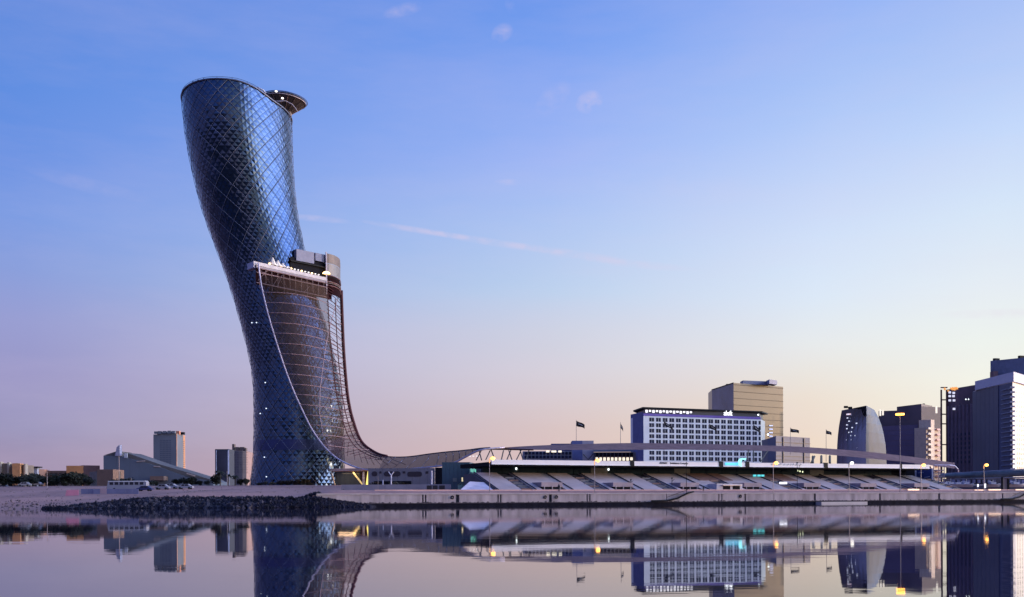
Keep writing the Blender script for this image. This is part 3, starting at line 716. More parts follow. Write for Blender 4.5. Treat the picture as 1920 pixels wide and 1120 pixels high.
# ================================================================ grandstand
gs = root('grandstand', S(80, 20, 3.6), 'long white roofed grandstand with sloping pale concrete tiers facing the quay', 'grandstand')
zr1 = Z(920, 862, 234.5); zr0 = Z(920, 871, 234.5); RT_ = 22
fs = [(s_at(921,RT_), s_at(1180,RT_)),(s_at(1188,RT_), s_at(1346.5,RT_)),(s_at(1354.5,RT_), s_at(1396,RT_)),(s_at(1403.5,RT_), s_at(1543,RT_)),(s_at(1550.5,RT_), s_at(1687,RT_)),(s_at(1689.5,RT_), s_at(1741,RT_))]
for a, b in fs:
    q = MB(); q.prism([S(a,RT_-.4,0).xy[:], S(b,RT_-.4,0).xy[:], S(b,RT_,0).xy[:], S(a,RT_,0).xy[:]], zr0, zr1); q.build('fascia', mat('white_fascia', (.80,.74,.74), .5, var=.03), gs)
    q = MB(); q.prism([S(a,RT_-.55,0).xy[:], S(b,RT_-.55,0).xy[:], S(b,RT_-.4,0).xy[:], S(a,RT_-.4,0).xy[:]], zr0-.02, zr0+.13); q.build('fascia_lip', M_white, gs)
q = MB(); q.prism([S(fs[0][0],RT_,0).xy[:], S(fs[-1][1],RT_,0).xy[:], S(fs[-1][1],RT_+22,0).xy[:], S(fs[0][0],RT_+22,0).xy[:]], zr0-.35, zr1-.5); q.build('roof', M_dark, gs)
for (a0, b0), (a1, b1) in zip(fs, fs[1:]):
    if a1-b0 > .4:
        q = MB(); q.prism([S(b0+.03,RT_-.5,0).xy[:], S(a1-.03,RT_-.5,0).xy[:], S(a1-.03,RT_,0).xy[:], S(b0+.03,RT_,0).xy[:]], zr0-.1, zr1+.25); q.build('roof_joint', M_black, gs)
# sloping tiers
T0, T1, ZF, ZK = 12.0, 28.0, 3.55, 7.95
sA = 9.0; sB = s_at(1742, T1)-3; nbay = 15; bw = (sB-sA)/nbay
M_tier = mat('tier_concrete', (.40,.315,.31), .75, var=.14, scale=.3)
def slope(s0, s1, t0, t1, lift, name, m_, th=.25):
    z = lambda t: ZF+(ZK-ZF)*(t-T0)/(T1-T0)+lift; q = MB(); i = 0
    a = [S(s0,t0,z(t0)), S(s1,t0,z(t0)), S(s1,t1,z(t1)), S(s0,t1,z(t1))]; b = [p-Vector((0,0,th)) for p in a]
    q.v = a+b; q.f = [(0,1,2,3),(7,6,5,4),(0,4,5,1),(1,5,6,2),(2,6,7,3),(3,7,4,0)]; return q.build(name, m_, gs)
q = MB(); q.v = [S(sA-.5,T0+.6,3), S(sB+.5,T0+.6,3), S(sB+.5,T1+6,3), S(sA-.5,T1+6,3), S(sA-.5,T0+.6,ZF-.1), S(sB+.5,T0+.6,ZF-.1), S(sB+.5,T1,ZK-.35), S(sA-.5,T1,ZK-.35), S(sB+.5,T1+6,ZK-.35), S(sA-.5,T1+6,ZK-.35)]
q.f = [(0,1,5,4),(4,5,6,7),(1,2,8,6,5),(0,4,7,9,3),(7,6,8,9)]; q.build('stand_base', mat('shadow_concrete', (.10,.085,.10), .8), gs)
M_line = mat('dark_stair_line', (.05,.045,.06), .7)
M_slate = mat('slate_seating', (.13,.115,.13), .6, var=.3, scale=.8)
M_rust = mat('rust_seating', (.17,.09,.075), .7, var=.3, scale=.8)
for k in range(nbay):
    s0 = sA+k*bw; s1 = s0+bw; g_ = .10
    kind = k % 2
    if kind == 0:      # plain panel, then a sunken channel with seats
        c0, c1 = s0+bw*.62, s0+bw*.96
        slope(s0+g_, c0, T0, T1, 0, 'tier_slab', M_tier); slope(c1, s1-g_, T0, T1, 0, 'tier_slab', M_tier)
        slope(c0+.05, c1-.05, T0+.3, T1, -.5, 'sunken_channel', mat('dim_channel', (.21,.165,.175), .8, var=.4, scale=.7), .1)
        for j in range(5):
            t = T0+1.5+j*2.6; z = ZF+(ZK-ZF)*(t-T0)/(T1-T0)-.45; p = S((c0+c1)/2, t, z+.2); q = MB(); q.box(p, (abs(c1-c0)*.75, .9, .45), ANG); q.build('seat_row', M_slate if (k+j) % 3 else M_rust, gs)
    else:              # panel with a trapezoid stair mouth low down
        v0, v1 = s0+bw*.18, s0+bw*.82; tm = T0+6.2
        slope(s0+g_, s1-g_, tm, T1, 0, 'tier_slab', M_tier); slope(s0+g_, v0, T0, tm, 0, 'tier_slab', M_tier); slope(v1, s1-g_, T0, tm, 0, 'tier_slab', M_tier)
        zt_ = ZF+(ZK-ZF)*(tm-T0)/(T1-T0)
        q = MB(); q.prism([S(v0+.3,T0+1.6,0).xy[:], S(v1-.3,T0+1.6,0).xy[:], S(v1,tm+.4,0).xy[:], S(v0,tm+.4,0).xy[:]], ZF+.75, zt_+.12); q.build('stair_mouth_roof', mat('mauve_concrete', (.30,.235,.27), .75, var=.15), gs)
        q = MB(); q.prism([S(v0+.6,T0+1.9,0).xy[:], S(v1-.6,T0+1.9,0).xy[:], S(v1-.4,tm,0).xy[:], S(v0+.4,tm,0).xy[:]], ZF-.2, ZF+.74); q.build('stair_mouth', M_dark, gs)
        for j in range(3):
            p = S(v0+1+(v1-v0-2)*j/2, T0+1.5, ZF); q = MB(); q.tube([p, p+Vector((0,0,.85))], .12, 5); q.build('mouth_post', M_conc_l, gs)
    z = lambda t: ZF+(ZK-ZF)*(t-T0)/(T1-T0)
    q = MB(); q.tube([S(s0,T0,z(T0)+.12), S(s0,T1,z(T1)+.12)], .14, 4); q.build('stair_rail', M_line, gs)
# brown upper seating and its small white pavilion
for a, b, m_ in ((1300,1362,M_rust),(1432,1482,M_rust)):
    s0, s1 = s_at(a, T1-4), s_at(b, T1-4); slope(s0, s1, T1-7, T1, .16, 'upper_seating', m_, .12)
# back wall under the roof
M_teal = mat('dim_teal_glass', (.016,.032,.042), .5, var=.3, scale=.1, spec=.1)
a, b = fs[0][0]+.5, fs[-1][1]-7
nwp = 26
for k in range(nwp):
    s0 = a+(b-a)*k/nwp; s1 = a+(b-a)*(k+1)/nwp; q = MB(); q.prism([S(s0+.06,T1+1.2,0).xy[:], S(s1-.06,T1+1.2,0).xy[:], S(s1-.06,T1+1.5,0).xy[:], S(s0+.06,T1+1.5,0).xy[:]], ZK-.2, zr0-.35)
    q.build('wall_pane', mat('warm_pane', (.05,.04,.038), .6, var=.3, emit=(1,.75,.5), es=.02) if k in (6,11,20) else M_teal, gs)
q = MB(); q.prism([S(a,T1+1.6,0).xy[:], S(b+6,T1+1.6,0).xy[:], S(b+6,T1+2,0).xy[:], S(a,T1+2,0).xy[:]], ZK-.4, zr0-.35); q.build('rear_wall', M_dark, gs)
M_wlamp = mat('small_white_light', (1,1,1), emit=(.9,1,1), es=2.2)
for px, py in ((968,879),(1141,880.5),(1707,895)):
    p = P(px,py,S(s_at(px,T1+.9),T1+.9,0).y); q = MB(); q.lathe(p, [(.05,-.3),(.22,-.2),(.22,.2),(.05,.3)], 8); q.build('wall_light', M_wlamp, gs)
for k, px in enumerate((1415,1423,1430)):
    p = P(px,892,S(s_at(px,T1-3),T1-3,0).y); q = MB(); q.box(p, (.9,.3,.5), ANG); q.build('screen', mat('cyan_screen', (.05,.3,.35), emit=(.1,.9,1), es=.7), gs)
p = P(1468.5,906,S(s_at(1468,T0+4),T0+4,0).y); q = MB(); q.box(p, (2.3,.3,.55), ANG); q.build('light_panel', mat('white_panel_light', (1,1,1), emit=(.95,.95,1), es=1.1), gs)
for k, px in enumerate((1496,1500,1505)):
    p = P(px,883+k,S(s_at(px,T1),T1,0).y); q = MB(); q.lathe(p, [(.05,-.25),(.2,0),(.05,.25)], 6); q.build('wall_light', mat('greenish_light', (1,1,1), emit=(.9,1,.6), es=1.5), gs)
# fascia lettering (worn, hard to read in the photo) and the cyan sign
def text_mesh(txt, size, p, rz, m_, name, parent, ext=.04, shear=0, spacing=1.0):
    cu = bpy.data.curves.new(name, 'FONT'); cu.body = txt; cu.size = size; cu.extrude = ext; cu.shear = shear; cu.space_character = spacing; cu.resolution_u = 2
    o = bpy.data.objects.new(name, cu); C.objects.link(o); dg = bpy.context.evaluated_depsgraph_get(); me = bpy.data.meshes.new_from_object(o.evaluated_get(dg)); bpy.data.objects.remove(o)
    me.materials.clear(); me.materials.append(m_); q = bpy.data.objects.new(name, me); C.objects.link(q); q.rotation_euler = (R(90), 0, rz); place(q, p, parent); return q
M_ink = mat('black_lettering', (.02,.015,.02), .6)
s0 = s_at(1237,RT_-.5); text_mesh('ADNEC', .72, S(s0,RT_-.46,zr0+.55), ANG, M_ink, 'lettering', gs)
text_mesh('Exhibitions Company', .62, S(s0+3.2,RT_-.46,zr0+.57), ANG, M_ink, 'lettering', gs)
sx = s_at(1446,RT_-.5); r_ = random.Random(4); q = MB(); u0 = 0
while u0 < 9.6:      # connected script strokes, like the second inscription
    L_ = r_.uniform(.5,1.3); h_ = r_.uniform(.1,.3); p = S(sx+u0, RT_-.47, zr0+.72)
    q.tube([p, p+U*L_*.3+Vector((0,0,-.12)), p+U*L_*.6+Vector((0,0,.02)), p+U*L_*.8+Vector((0,0,h_))], .05, 4)
    q.tube([p+U*L_*.5+Vector((0,0,.3)), p+U*L_*.58+Vector((0,0,.3))], .05, 4); u0 += L_+.15
q.build('script_lettering', M_ink, gs)
cs = fs[2]
sg = root('cyan_sign', S((cs[0]+cs[1])/2, RT_-.6, zr0+.3), 'glowing cyan sign with a curved wave logo on the white grandstand roof edge', 'sign')
q = MB(); q.prism([S(cs[0]+.5,RT_-.62,0).xy[:], S(cs[0]+4.6,RT_-.62,0).xy[:], S(cs[0]+4.6,RT_-.56,0).xy[:], S(cs[0]+.5,RT_-.56,0).xy[:]], zr0+.35, zr1-.05); q.build('panel', mat('cyan_panel', (.1,.5,.7), emit=(.10,.60,.85), es=.85), sg)
lc = S(cs[0]+5.0, RT_-.85, zr0+.95); q = MB(); outer = []; inner = []
for k in range(13):
    t = R(95+170*k/12); outer.append(lc+U*(1.15*math.cos(t)+.6)+Vector((0,0,1.1*math.sin(t)+.25))); inner.append(lc+U*(.45*math.cos(t)+1.0-.25*(k/12))+Vector((0,0,.85*math.sin(t)+.18)))
tip = lc+U*2.1+Vector((0,0,1.35)); back = NI*.12
pts = [tip]+outer+inner[::-1]+[lc+U*1.6+Vector((0,0,.75))]
q.v = pts+[p+back for p in pts]; n_ = len(pts); q.f = [tuple(range(n_))[::-1], tuple(range(n_, 2*n_))]+[(k, (k+1) % n_, n_+(k+1) % n_, n_+k) for k in range(n_)]
q.build('wave_logo', mat('pale_cyan_logo', (.3,.8,.85), emit=(.28,.95,1.0), es=.9), sg)

# ================================================================ street lamps on the promenade, mast with floodlights
M_lpole = mat('lamp_pole_steel', (.22,.19,.22), .5, metal=.4)
M_lamp = mat('orange_sodium_lamp', (1,.6,.2), emit=(1.0,.45,.07), es=5.0)
M_glowp = mat('lamp_white', (1,1,1), emit=(1,.93,.75), es=2.5)
def street_lamp(px, pytop, pybase, t, label, warm=True):
    s0 = s_at(px, t); b = S(s0, t, 2.78); top = Z(px, pytop, b.y); rt = root('street_lamp', b, label, 'street lamp', 'street lamps along the quay')
    q = MB(); q.tube([b, Vector((b.x,b.y,top-1.3))], .10, 6, r2=.07); q.build('pole', M_lpole, rt)
    arm = [Vector((b.x+dx_, b.y, top+dz_)) for dx_, dz_ in ((0,-1.3),(0,-.6),(.18,-.2),(.55,0),(1.0,-.15))]
    q = MB(); q.tube(arm, .11, 6); q.build('arm', M_lpole if not warm else mat('lit_arm', (.8,.5,.3), emit=(1,.42,.10), es=.8), rt)
    q = MB(); c = arm[-1]+Vector((-.25,0,-.15)); q.lathe(c, [(.12,-.42),(.42,-.25),(.50,.0),(.36,.24),(.08,.34)], 10); q.build('lamp_head', M_lamp if warm else M_glowp, rt, smooth=True)
    return rt
lamps = [(918,857,'street lamp at the left end of the white grandstand roof',True),(1115,861,'street lamp below the flagpole left of the white hotel',True),(1450,866,'orange street lamp just right of the cyan sign',True),
 (1592,866,'white street lamp in front of the curved glass building',False),(1727,870,'street lamp at the right end of the white grandstand roof',True),(1845,870,'orange street lamp standing over the footbridge at the far right',True)]
for px, py, lab, wm_ in lamps: street_lamp(px, py, 920, 3.0, lab, wm_)
b = S(s_at(1688,2.5),2.5,2.78); top = Z(1688,776,b.y); ms = root('floodlight_mast', b, 'tall thin mast with a starry orange cluster of floodlights at the right', 'floodlight mast')
q = MB(); q.tube([b, Vector((b.x,b.y,top))], .13, 8, r2=.08); q.build('mast', M_lpole, ms)
q = MB(); q.tube([Vector((b.x+0.75*math.cos(t),b.y+0.75*math.sin(t),top)) for t in [2*math.pi*k/16 for k in range(16)]], .07, 5, closed=True); q.build('ring', M_lpole, ms)
for k in range(8):
    t = 2*math.pi*k/8; c = Vector((b.x+0.8*math.cos(t), b.y+0.8*math.sin(t), top-.15)); q = MB(); q.box(c, (.5,.5,.45), t); q.build('floodlight', mat('flood', (1,.6,.2), emit=(1,.36,.05), es=6.0), ms)
thin = [(1287,865,928,-.2,'tall thin dark mast rising from the gangway on the quay'),(1690,0,0,0,'')]
b = S(s_at(1287,.5),.5,2.7); q = MB(); q.tube([b, Vector((b.x,b.y,Z(1287,866,b.y)))], .07, 5); q.tube([b+Vector((-.4,0,.9)), b+Vector((.4,0,.9))], .05, 4)
tag(q.build('thin_mast', M_black), 'thin dark mast rising from the gangway on the quay edge', 'mast')
def person(px, t, label, h=1.7, zg=None):
    b = S(s_at(px, t), t, 0); z = ground_z(b.x, b.y) if zg is None else zg; q = MB(); k = h/1.7
    def P2(x, z_, r): return (Vector((b.x+x*k, b.y, z+z_*k)), r)
    def limb(a, c, r0, r1): q.tube([a, c], r0*k, 6, r2=r1*k)
    o_ = Vector((b.x, b.y, z))
    for s_ in (-1,1):
        limb(o_+Vector((s_*.12*k,0,0)), o_+Vector((s_*.09*k,0,.85*k)), .06, .09); limb(o_+Vector((s_*.27*k,0,.75*k)), o_+Vector((s_*.19*k,0,1.38*k)), .035, .055)
    q.lathe(o_, [(.16*k,.8*k),(.17*k,1.0*k),(.2*k,1.3*k),(.12*k,1.44*k),(.05*k,1.5*k)], 8); q.lathe(o_, [(.04*k,1.46*k),(.1*k,1.54*k),(.105*k,1.62*k),(.06*k,1.71*k),(.01*k,1.74*k)], 8)
    return tag(q.build('person', mat('dark_clothes', (.02,.02,.03), .8)), label, 'person')
person(1048, 9, 'person in dark clothes standing on the promenade below the pale stand left of centre', 1.75)
person(1319, 9, 'small figure in dark clothes on the promenade left of the white pavilion', 1.4)
# rugged dark lattice posts on the tiers
for px, pt, pb_, lab in ((1183,902,917,'short dark post with a small top lamp on the grandstand tiers left of centre'),(1260,897,914,'dark forked post on the grandstand tiers left of the thin mast'),(1540-45,868,915,'slim dark post left of the sunken channel with green lights')):
    t = 16 if px < 1300 else 13; b = S(s_at(px,t),t,0); z0 = ZF+(ZK-ZF)*(t-T0)/(T1-T0)-.2; h_ = max(1.6, Z(px,pt,b.y)-z0)
    q = MB(); q.tube([Vector((b.x,b.y,z0)), Vector((b.x,b.y,z0+h_))], .07, 5); q.box((b.x,b.y,z0+h_), (.4,.25,.3)); q.tube([Vector((b.x,b.y,z0+h_*.6)), Vector((b.x+.6,b.y,z0+h_*.9))], .05, 4)
    tag(q.build('stand_post', M_black), lab, 'post')
# white pavilion under the rust seating
pv = root('white_pavilion', S(s_at(1367,T0+1),T0+1,ZF), 'small white pavilion with two dark openings at the foot of the grandstand', 'pavilion')
s0, s1 = s_at(1344,T0), s_at(1392,T0)
q = MB(); q.prism([S(s0,T0,0).xy[:], S(s1,T0,0).xy[:], S(s1,T0+4,0).xy[:], S(s0,T0+4,0).xy[:]], ZF, ZF+1.55); q.build('body', mat('pale_lilac_wall', (.45,.42,.48), .6), pv)
for c in (.24,.62):
    a = s0+(s1-s0)*c; q = MB(); q.prism([S(a,T0-.05,0).xy[:], S(a+(s1-s0)*.28,T0-.05,0).xy[:], S(a+(s1-s0)*.28,T0+.3,0).xy[:], S(a,T0+.3,0).xy[:]], ZF+.1, ZF+.95); q.build('opening', M_dark, pv)
q = MB(); a = s0+(s1-s0)*.18; b_ = s0+(s1-s0)*.94; q.prism([S(a,T0-.7,0).xy[:], S(b_,T0-.7,0).xy[:], S(b_,T0+.1,0).xy[:], S(a,T0+.1,0).xy[:]], ZF+1.05, ZF+1.25); q.build('awning', mat('cream_awning', (.72,.55,.45), .6), pv)

# ================================================================ left end of the stand: white ramp, teal hall, low wall, podium
q = MB(); pts = [ground_hit(858,918.5), ground_hit(927,918.3)]
a, b = S(s_at(860,T0),T0,ZF-.3), S(s_at(926,T0),T0,ZF-.1); c, d = S(s_at(907,T0+7),T0+7,0), S(s_at(881,T0+7),T0+7,0); c.z = Z(907,904.5,c.y); d.z = Z(881,903,d.y)
q.v = [a,b,c,d]+[Vector((p.x,p.y,2.8)) for p in (a,b,c,d)]; q.f = [(0,1,2,3),(0,4,5,1),(1,5,6,2),(2,6,7,3),(3,7,4,0)]
tag(q.build('white_ramp', mat('lilac_white_wall', (.52,.47,.55), .6)), 'pale sloping ramp block at the left foot of the grandstand', 'ramp')
th = root('teal_hall', P(850,912,262), 'dark teal walled hall with curved lower right corner beside the grandstand', 'hall')
M_tealw = mat('teal_panel', (.035,.075,.11), .35, var=.2, scale=.3)
Yt = 262.0; zt0 = 3.2
for k in range(7):
    x0, x1 = 829+k*7.4, 829+(k+1)*7.4-.25; q = MB(); low = [912,912,912,912,909,903,895][k]; lowr = [912,912,912,909,903,895,886][k]
    A_, B_ = P(x0,low,Yt), P(x1,lowr,Yt); zt_ = Z(829,867,Yt)+.0
    q.prism([(A_.x,Yt),(B_.x,Yt),(B_.x+2,Yt+14),(A_.x+2,Yt+14)], 2, zt_); q.build('wall_panel', M_tealw, th) if k < 4 else None
    if k >= 4:
        q = MB(); q.v = [Vector((A_.x,Yt,A_.z)), Vector((B_.x,Yt,B_.z)), Vector((B_.x,Yt,zt_)), Vector((A_.x,Yt,zt_))]; q.v += [v+Vector((1,8,0)) for v in q.v]; q.f = [(0,1,2,3),(7,6,5,4),(0,4,5,1),(1,5,6,2),(2,6,7,3),(3,7,4,0)]; q.build('wall_panel', M_tealw, th)
q = MB(); A_ = P(880,886,Yt+9); B_ = P(930,886,Yt+9); q.prism([(A_.x,Yt+9),(B_.x,Yt+9),(B_.x,Yt+15),(A_.x,Yt+15)], 3, Z(880,872,Yt)); q.build('rear_block', mat('navy_wall', (.03,.04,.07), .5), th)
for x0,x1,y0,y1,m_ in ((849,856.5,896.5,903.5,mat('dull_window', (.16,.17,.17), .4)),(865.5,868,895.5,903,mat('yellow_window', (.8,.7,.4), emit=(1,.8,.4), es=.7))):
    q = MB(); A_, B_ = P(x0,y1,Yt-.1), P(x1,y0,Yt-.1); q.prism([(A_.x,Yt-.1),(B_.x,Yt-.1),(B_.x,Yt+.1),(A_.x,Yt+.1)], A_.z, B_.z); q.build('window', m_, th)
for k in range(4):
    q = MB(); q.box(P(883.5+k*2.7,881.5+(k % 2)*1.5,Yt-.4), (.28,.2,1.0-(k % 2)*.2)); q.build('lit_pane', mat('green_lit_pane', (.2,.6,.4), emit=(.25,.9,.6), es=.55), th)
pd = root('podium_building', P(755,910,305), 'lilac grey podium building with rounded dark windows under the low part of the canopy', 'building')
Yp = 305.0; A_, B_ = P(690,912,Yp), P(829,912,Yp); M_pod = mat('lilac_panel', (.16,.145,.185), .6, var=.12, scale=.3)
zt_ = Z(760,878,Yp)
for k in range(9):
    x0, x1 = 690+k*13.9, 690+(k+1)*13.9-.3; a, b = P(x0,912,Yp), P(x1,912,Yp); q = MB(); q.prism([(a.x,Yp),(b.x,Yp),(b.x,Yp+16),(a.x,Yp+16)], 3, zt_); q.build('wall_panel', M_pod, pd)
def rwin(x0,x1,y0,y1,r):
    a, b = P(x0,y1,Yp-.12), P(x1,y0,Yp-.12); q = MB(); pts = []
    for cx_, cz_, t0 in ((b.x-r,b.z-r,0),(a.x+r,b.z-r,90),(a.x+r,a.z+r,180),(b.x-r,a.z+r,270)):
        for j in range(4): t = R(t0+30*j); pts.append(Vector((cx_+r*math.cos(t), Yp-.12, cz_+r*math.sin(t))))
    n_ = len(pts); q.v = pts+[p+Vector((0,.2,0)) for p in pts]; q.f = [tuple(range(n_)), tuple(range(n_, 2*n_))[::-1]]+[(k,n_+k,n_+(k+1)%n_,(k+1)%n_) for k in range(n_)]
    q.build('window', mat('purple_black_glass', (.015,.012,.03), .25), pd)
rwin(697,707.5,884,893.5,.7); rwin(711.5,715.5,884,888,.08); rwin(720,751,884,893.5,.75); rwin(755,760,884,888,.08); rwin(764,791,884.5,894,.6); rwin(798,803,884,888.5,.08)
q = MB(); a, b = P(701,908,Yp-.3), P(771,908,Yp-.3); q.prism([(a.x,Yp-.3),(b.x,Yp-.3),(b.x,Yp-.02),(a.x,Yp-.02)], 3.5, Z(700,902.5,Yp)); q.build('dark_plinth', M_dark, pd)
q = MB(); a, b = P(816,908,Yp-.6), P(829,908,Yp-.6); q.prism([(a.x,Yp-.6),(b.x,Yp-.6),(b.x,Yp-.05),(a.x,Yp-.05)], 3.5, Z(816,877,Yp)); q.build('doorway', M_dark, pd)
M_ywh = mat('lilac_white_steel', (.62,.58,.68), .4)
def ycol(px, pt, pf, pb_, lab):
    Y = 292.0; b = P(px,pb_,Y); f = P(px,pf,Y); q = MB(); q.tube([b, f], .22, 6); q.tube([f, P(px-5,pt,Y)], .16, 6); q.tube([f, P(px+5,pt,Y)], .16, 6); tag(q.build('forked_column', M_ywh), lab, 'column')
ycol(733.5, 884.5, 892, 909, 'white forked column under the low part of the canopy')
q = MB(); q.tube([P(718,909,292), P(718,900,292)], .2, 6); tag(q.build('bollard', M_ywh), 'short white bollard left of the forked column', 'bollard')
q = MB(); q.tube([P(809.5,909,292), P(809.5,883,292)], .28, 6); tag(q.build('round_column', M_ywh), 'plain pale round column left of the dark doorway', 'column')
# low garden wall with dark panels
lw = root('low_wall', P(745,920,243), 'low lilac garden wall with dark grille panels at its right end on the quay', 'low wall')
Yw = 243.0; xw = [640,681,722,763,800,845.5]
for k in range(5):
    a, b = P(xw[k]+.2,920,Yw), P(xw[k+1]-.2,920,Yw); q = MB(); q.prism([(a.x,Yw),(b.x,Yw),(b.x,Yw+.5),(a.x,Yw+.5)], 2.9, Z(845,908.3,Yw)); q.build('wall_panel', mat('lilac_render', (.30,.25,.29), .7, var=.15, scale=.4), lw)
for x0, x1 in ((800.5,809.5),(811.5,820.5),(823.5,834)):
    a, b = P(x0,918,Yw-.08), P(x1,918,Yw-.08); q = MB(); q.prism([(a.x,Yw-.08),(b.x,Yw-.08),(b.x,Yw+.05),(a.x,Yw+.05)], a.z, Z(x0,910.5,Yw)); q.build('grille', mat('brown_grille', (.055,.04,.04), .7), lw)
# lobby under the tower
lb = root('lobby', P(650,911,352), 'glazed entrance lobby with slanted lit yellow columns at the foot of the leaning tower', 'entrance lobby')
Yl = 352.0; zg = 6.3
a, b = P(617,879,Yl), P(692,880,Yl-4); q = MB(); q.prism([(a.x,a.y),(b.x,b.y),(b.x+2,b.y+14),(a.x,a.y+16)], Z(617,884,Yl), a.z); q.build('canopy_slab', mat('beige_soffit', (.42,.31,.27), .6), lb)
a, b = P(628,911,Yl+3), P(676,911,Yl+3)
for k in range(5):
    x0 = a.x+(b.x-a.x)*k/5; x1 = a.x+(b.x-a.x)*(k+1)/5-.08; q = MB(); q.prism([(x0,Yl+3),(x1,Yl+3),(x1,Yl+3.2),(x0,Yl+3.2)], zg, Z(617,884,Yl)); q.build('glass_pane', glass_mat('lobby_glass', (.03,.045,.06), .4, .1), lb)
q = MB(); q.prism([(a.x,Yl+4),(b.x+3,Yl+4),(b.x+3,Yl+10),(a.x,Yl+10)], zg, Z(617,884,Yl)); q.build('core_wall', mat('brown_core', (.08,.045,.05), .7), lb)
M_yel = mat('lit_yellow_column', (1,.8,.2), emit=(1,.80,.16), es=1.4); M_yd = mat('dim_yellow_column', (.8,.7,.35), emit=(.8,.65,.2), es=.35)
q = MB(); q.tube([P(692,884,Yl-4), P(688.5,911,Yl-4)], .55, 6); q.build('slanted_column', M_yel, lb)
q = MB(); q.tube([P(661.5,885,Yl-1), P(680,909,Yl-2)], .3, 6); q.build('slanted_column', M_yd, lb)
q = MB(); q.tube([P(620,882,Yl-1), P(628,910,Yl-2)], .25, 6); q.build('slanted_column', mat('olive_column', (.25,.21,.16), .6), lb)
q = MB(); q.tube([P(681,885,Yl-2), P(681.5,910,Yl-2)], .35, 8); q.build('upright_column', mat('lilac_column', (.3,.28,.38), .5), lb)
ll = bpy.data.lights.new('lobby_downlight', 'AREA'); ll.energy = 900; ll.size = 6; ll.color = (1,.62,.35); lo_ = bpy.data.objects.new('lobby_downlight', ll); C.objects.link(lo_); lo_.location = P(650,886.5,Yl-1.5)

# ================================================================ hotel
Yh = 560.0; Hb = 4.0
HA, HB_, HC, HD = G(1194,566), G(1207,547), G(1427,576), G(1435,590)
ht = root('white_hotel', (P(1310,900,560).x, 560, Hb), 'long white hotel with a dense grid of dark windows behind the grandstand', 'hotel')
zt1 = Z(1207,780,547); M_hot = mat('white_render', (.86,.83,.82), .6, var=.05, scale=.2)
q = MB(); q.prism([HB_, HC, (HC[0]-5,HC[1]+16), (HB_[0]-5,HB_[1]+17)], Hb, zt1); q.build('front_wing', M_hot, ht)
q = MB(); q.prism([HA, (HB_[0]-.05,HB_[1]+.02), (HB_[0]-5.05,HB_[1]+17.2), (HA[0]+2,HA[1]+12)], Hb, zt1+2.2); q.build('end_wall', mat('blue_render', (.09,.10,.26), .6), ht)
q = MB(); q.prism([(HC[0]+.03,HC[1]), HD, (HD[0]-5,HD[1]+8), (HC[0]-5,HC[1]+16.1)], Hb, zt1); q.build('sunlit_end', mat('sunlit_white_render', (.80,.72,.58), .6, var=.04), ht)  # warm sunlight put into the end wall's colour
windows((HB_[0]+3.6*(HC[0]-HB_[0])/90,HB_[1]+3.6*(HC[1]-HB_[1])/90), HC, Z(1207,864,547)-12.5, zt1-.4, 35, 12, .66, .70, M_win, ht, pair=True, limit=299)
zc = Z(1207,765,547)
q = MB(); d_, n_ = dirn(HB_, HC)
ins = 1.0; q.prism([(HA[0]+1,HA[1]+1),(HB_[0]+.8,HB_[1]+.8),(HC[0]-.5,HC[1]+.8),(HD[0]-1,HD[1]+1),(HD[0]-6,HD[1]+6),(HA[0]+3,HA[1]+12)], zt1+.02, zc-.5); q.build('crown', mat('navy_crown', (.012,.012,.05), .4), ht)
q = MB(); q.prism([(HA[0]-2,HA[1]-1),(HB_[0]-.6,HB_[1]-2.2),(HC[0]+.6,HC[1]-1.2),(HD[0]+1.5,HD[1]-1),(HD[0]-4,HD[1]+8),(HA[0]+2,HA[1]+12)], zc-.48, zc+.3); q.build('roof_slab', M_black, ht)
band(HB_, HC, zt1+.1, zt1+1.4, mat('violet_band', (.10,.06,.30), .5, emit=(.2,.1,.8), es=.12), ht, 'violet_band', .1)
for k in range(14):
    t = (1212+k*6.2-1207)/220; p = Vector((HB_[0]+(HC[0]-HB_[0])*t, HB_[1]+(HC[1]-HB_[1])*t, 0))+n_*.4; q = MB(); q.box((p.x,p.y,zt1+2.6+(.25 if k % 2 else 0)), (1.35,.3,1.5-(.5 if k % 2 else 0)), math.atan2(d_.y,d_.x)); q.build('lit_crown_panel', mat('white_lit_panel', (1,1,1), emit=(1,.95,.98), es=1.0), ht)
t = (1350-1207)/220; p = Vector((HB_[0]+(HC[0]-HB_[0])*t, HB_[1]+(HC[1]-HB_[1])*t, zt1+1.5))+n_*2.6
text_mesh('aloft', 4.0, p, math.atan2(d_.y,d_.x), mat('white_sign_light', (1,1,1), emit=(1,1,1), es=1.6), 'sign_lettering', ht, ext=.15, spacing=.85)
t = (1420-1207)/220; p = Vector((HB_[0]+(HC[0]-HB_[0])*t, HB_[1]+(HC[1]-HB_[1])*t, zt1+2.6))+n_*1; q = MB(); q.lathe(p, [(.1,-.5),(.5,-.2),(.5,.2),(.1,.5)], 8); q.build('crown_lamp', M_wlamp, ht)

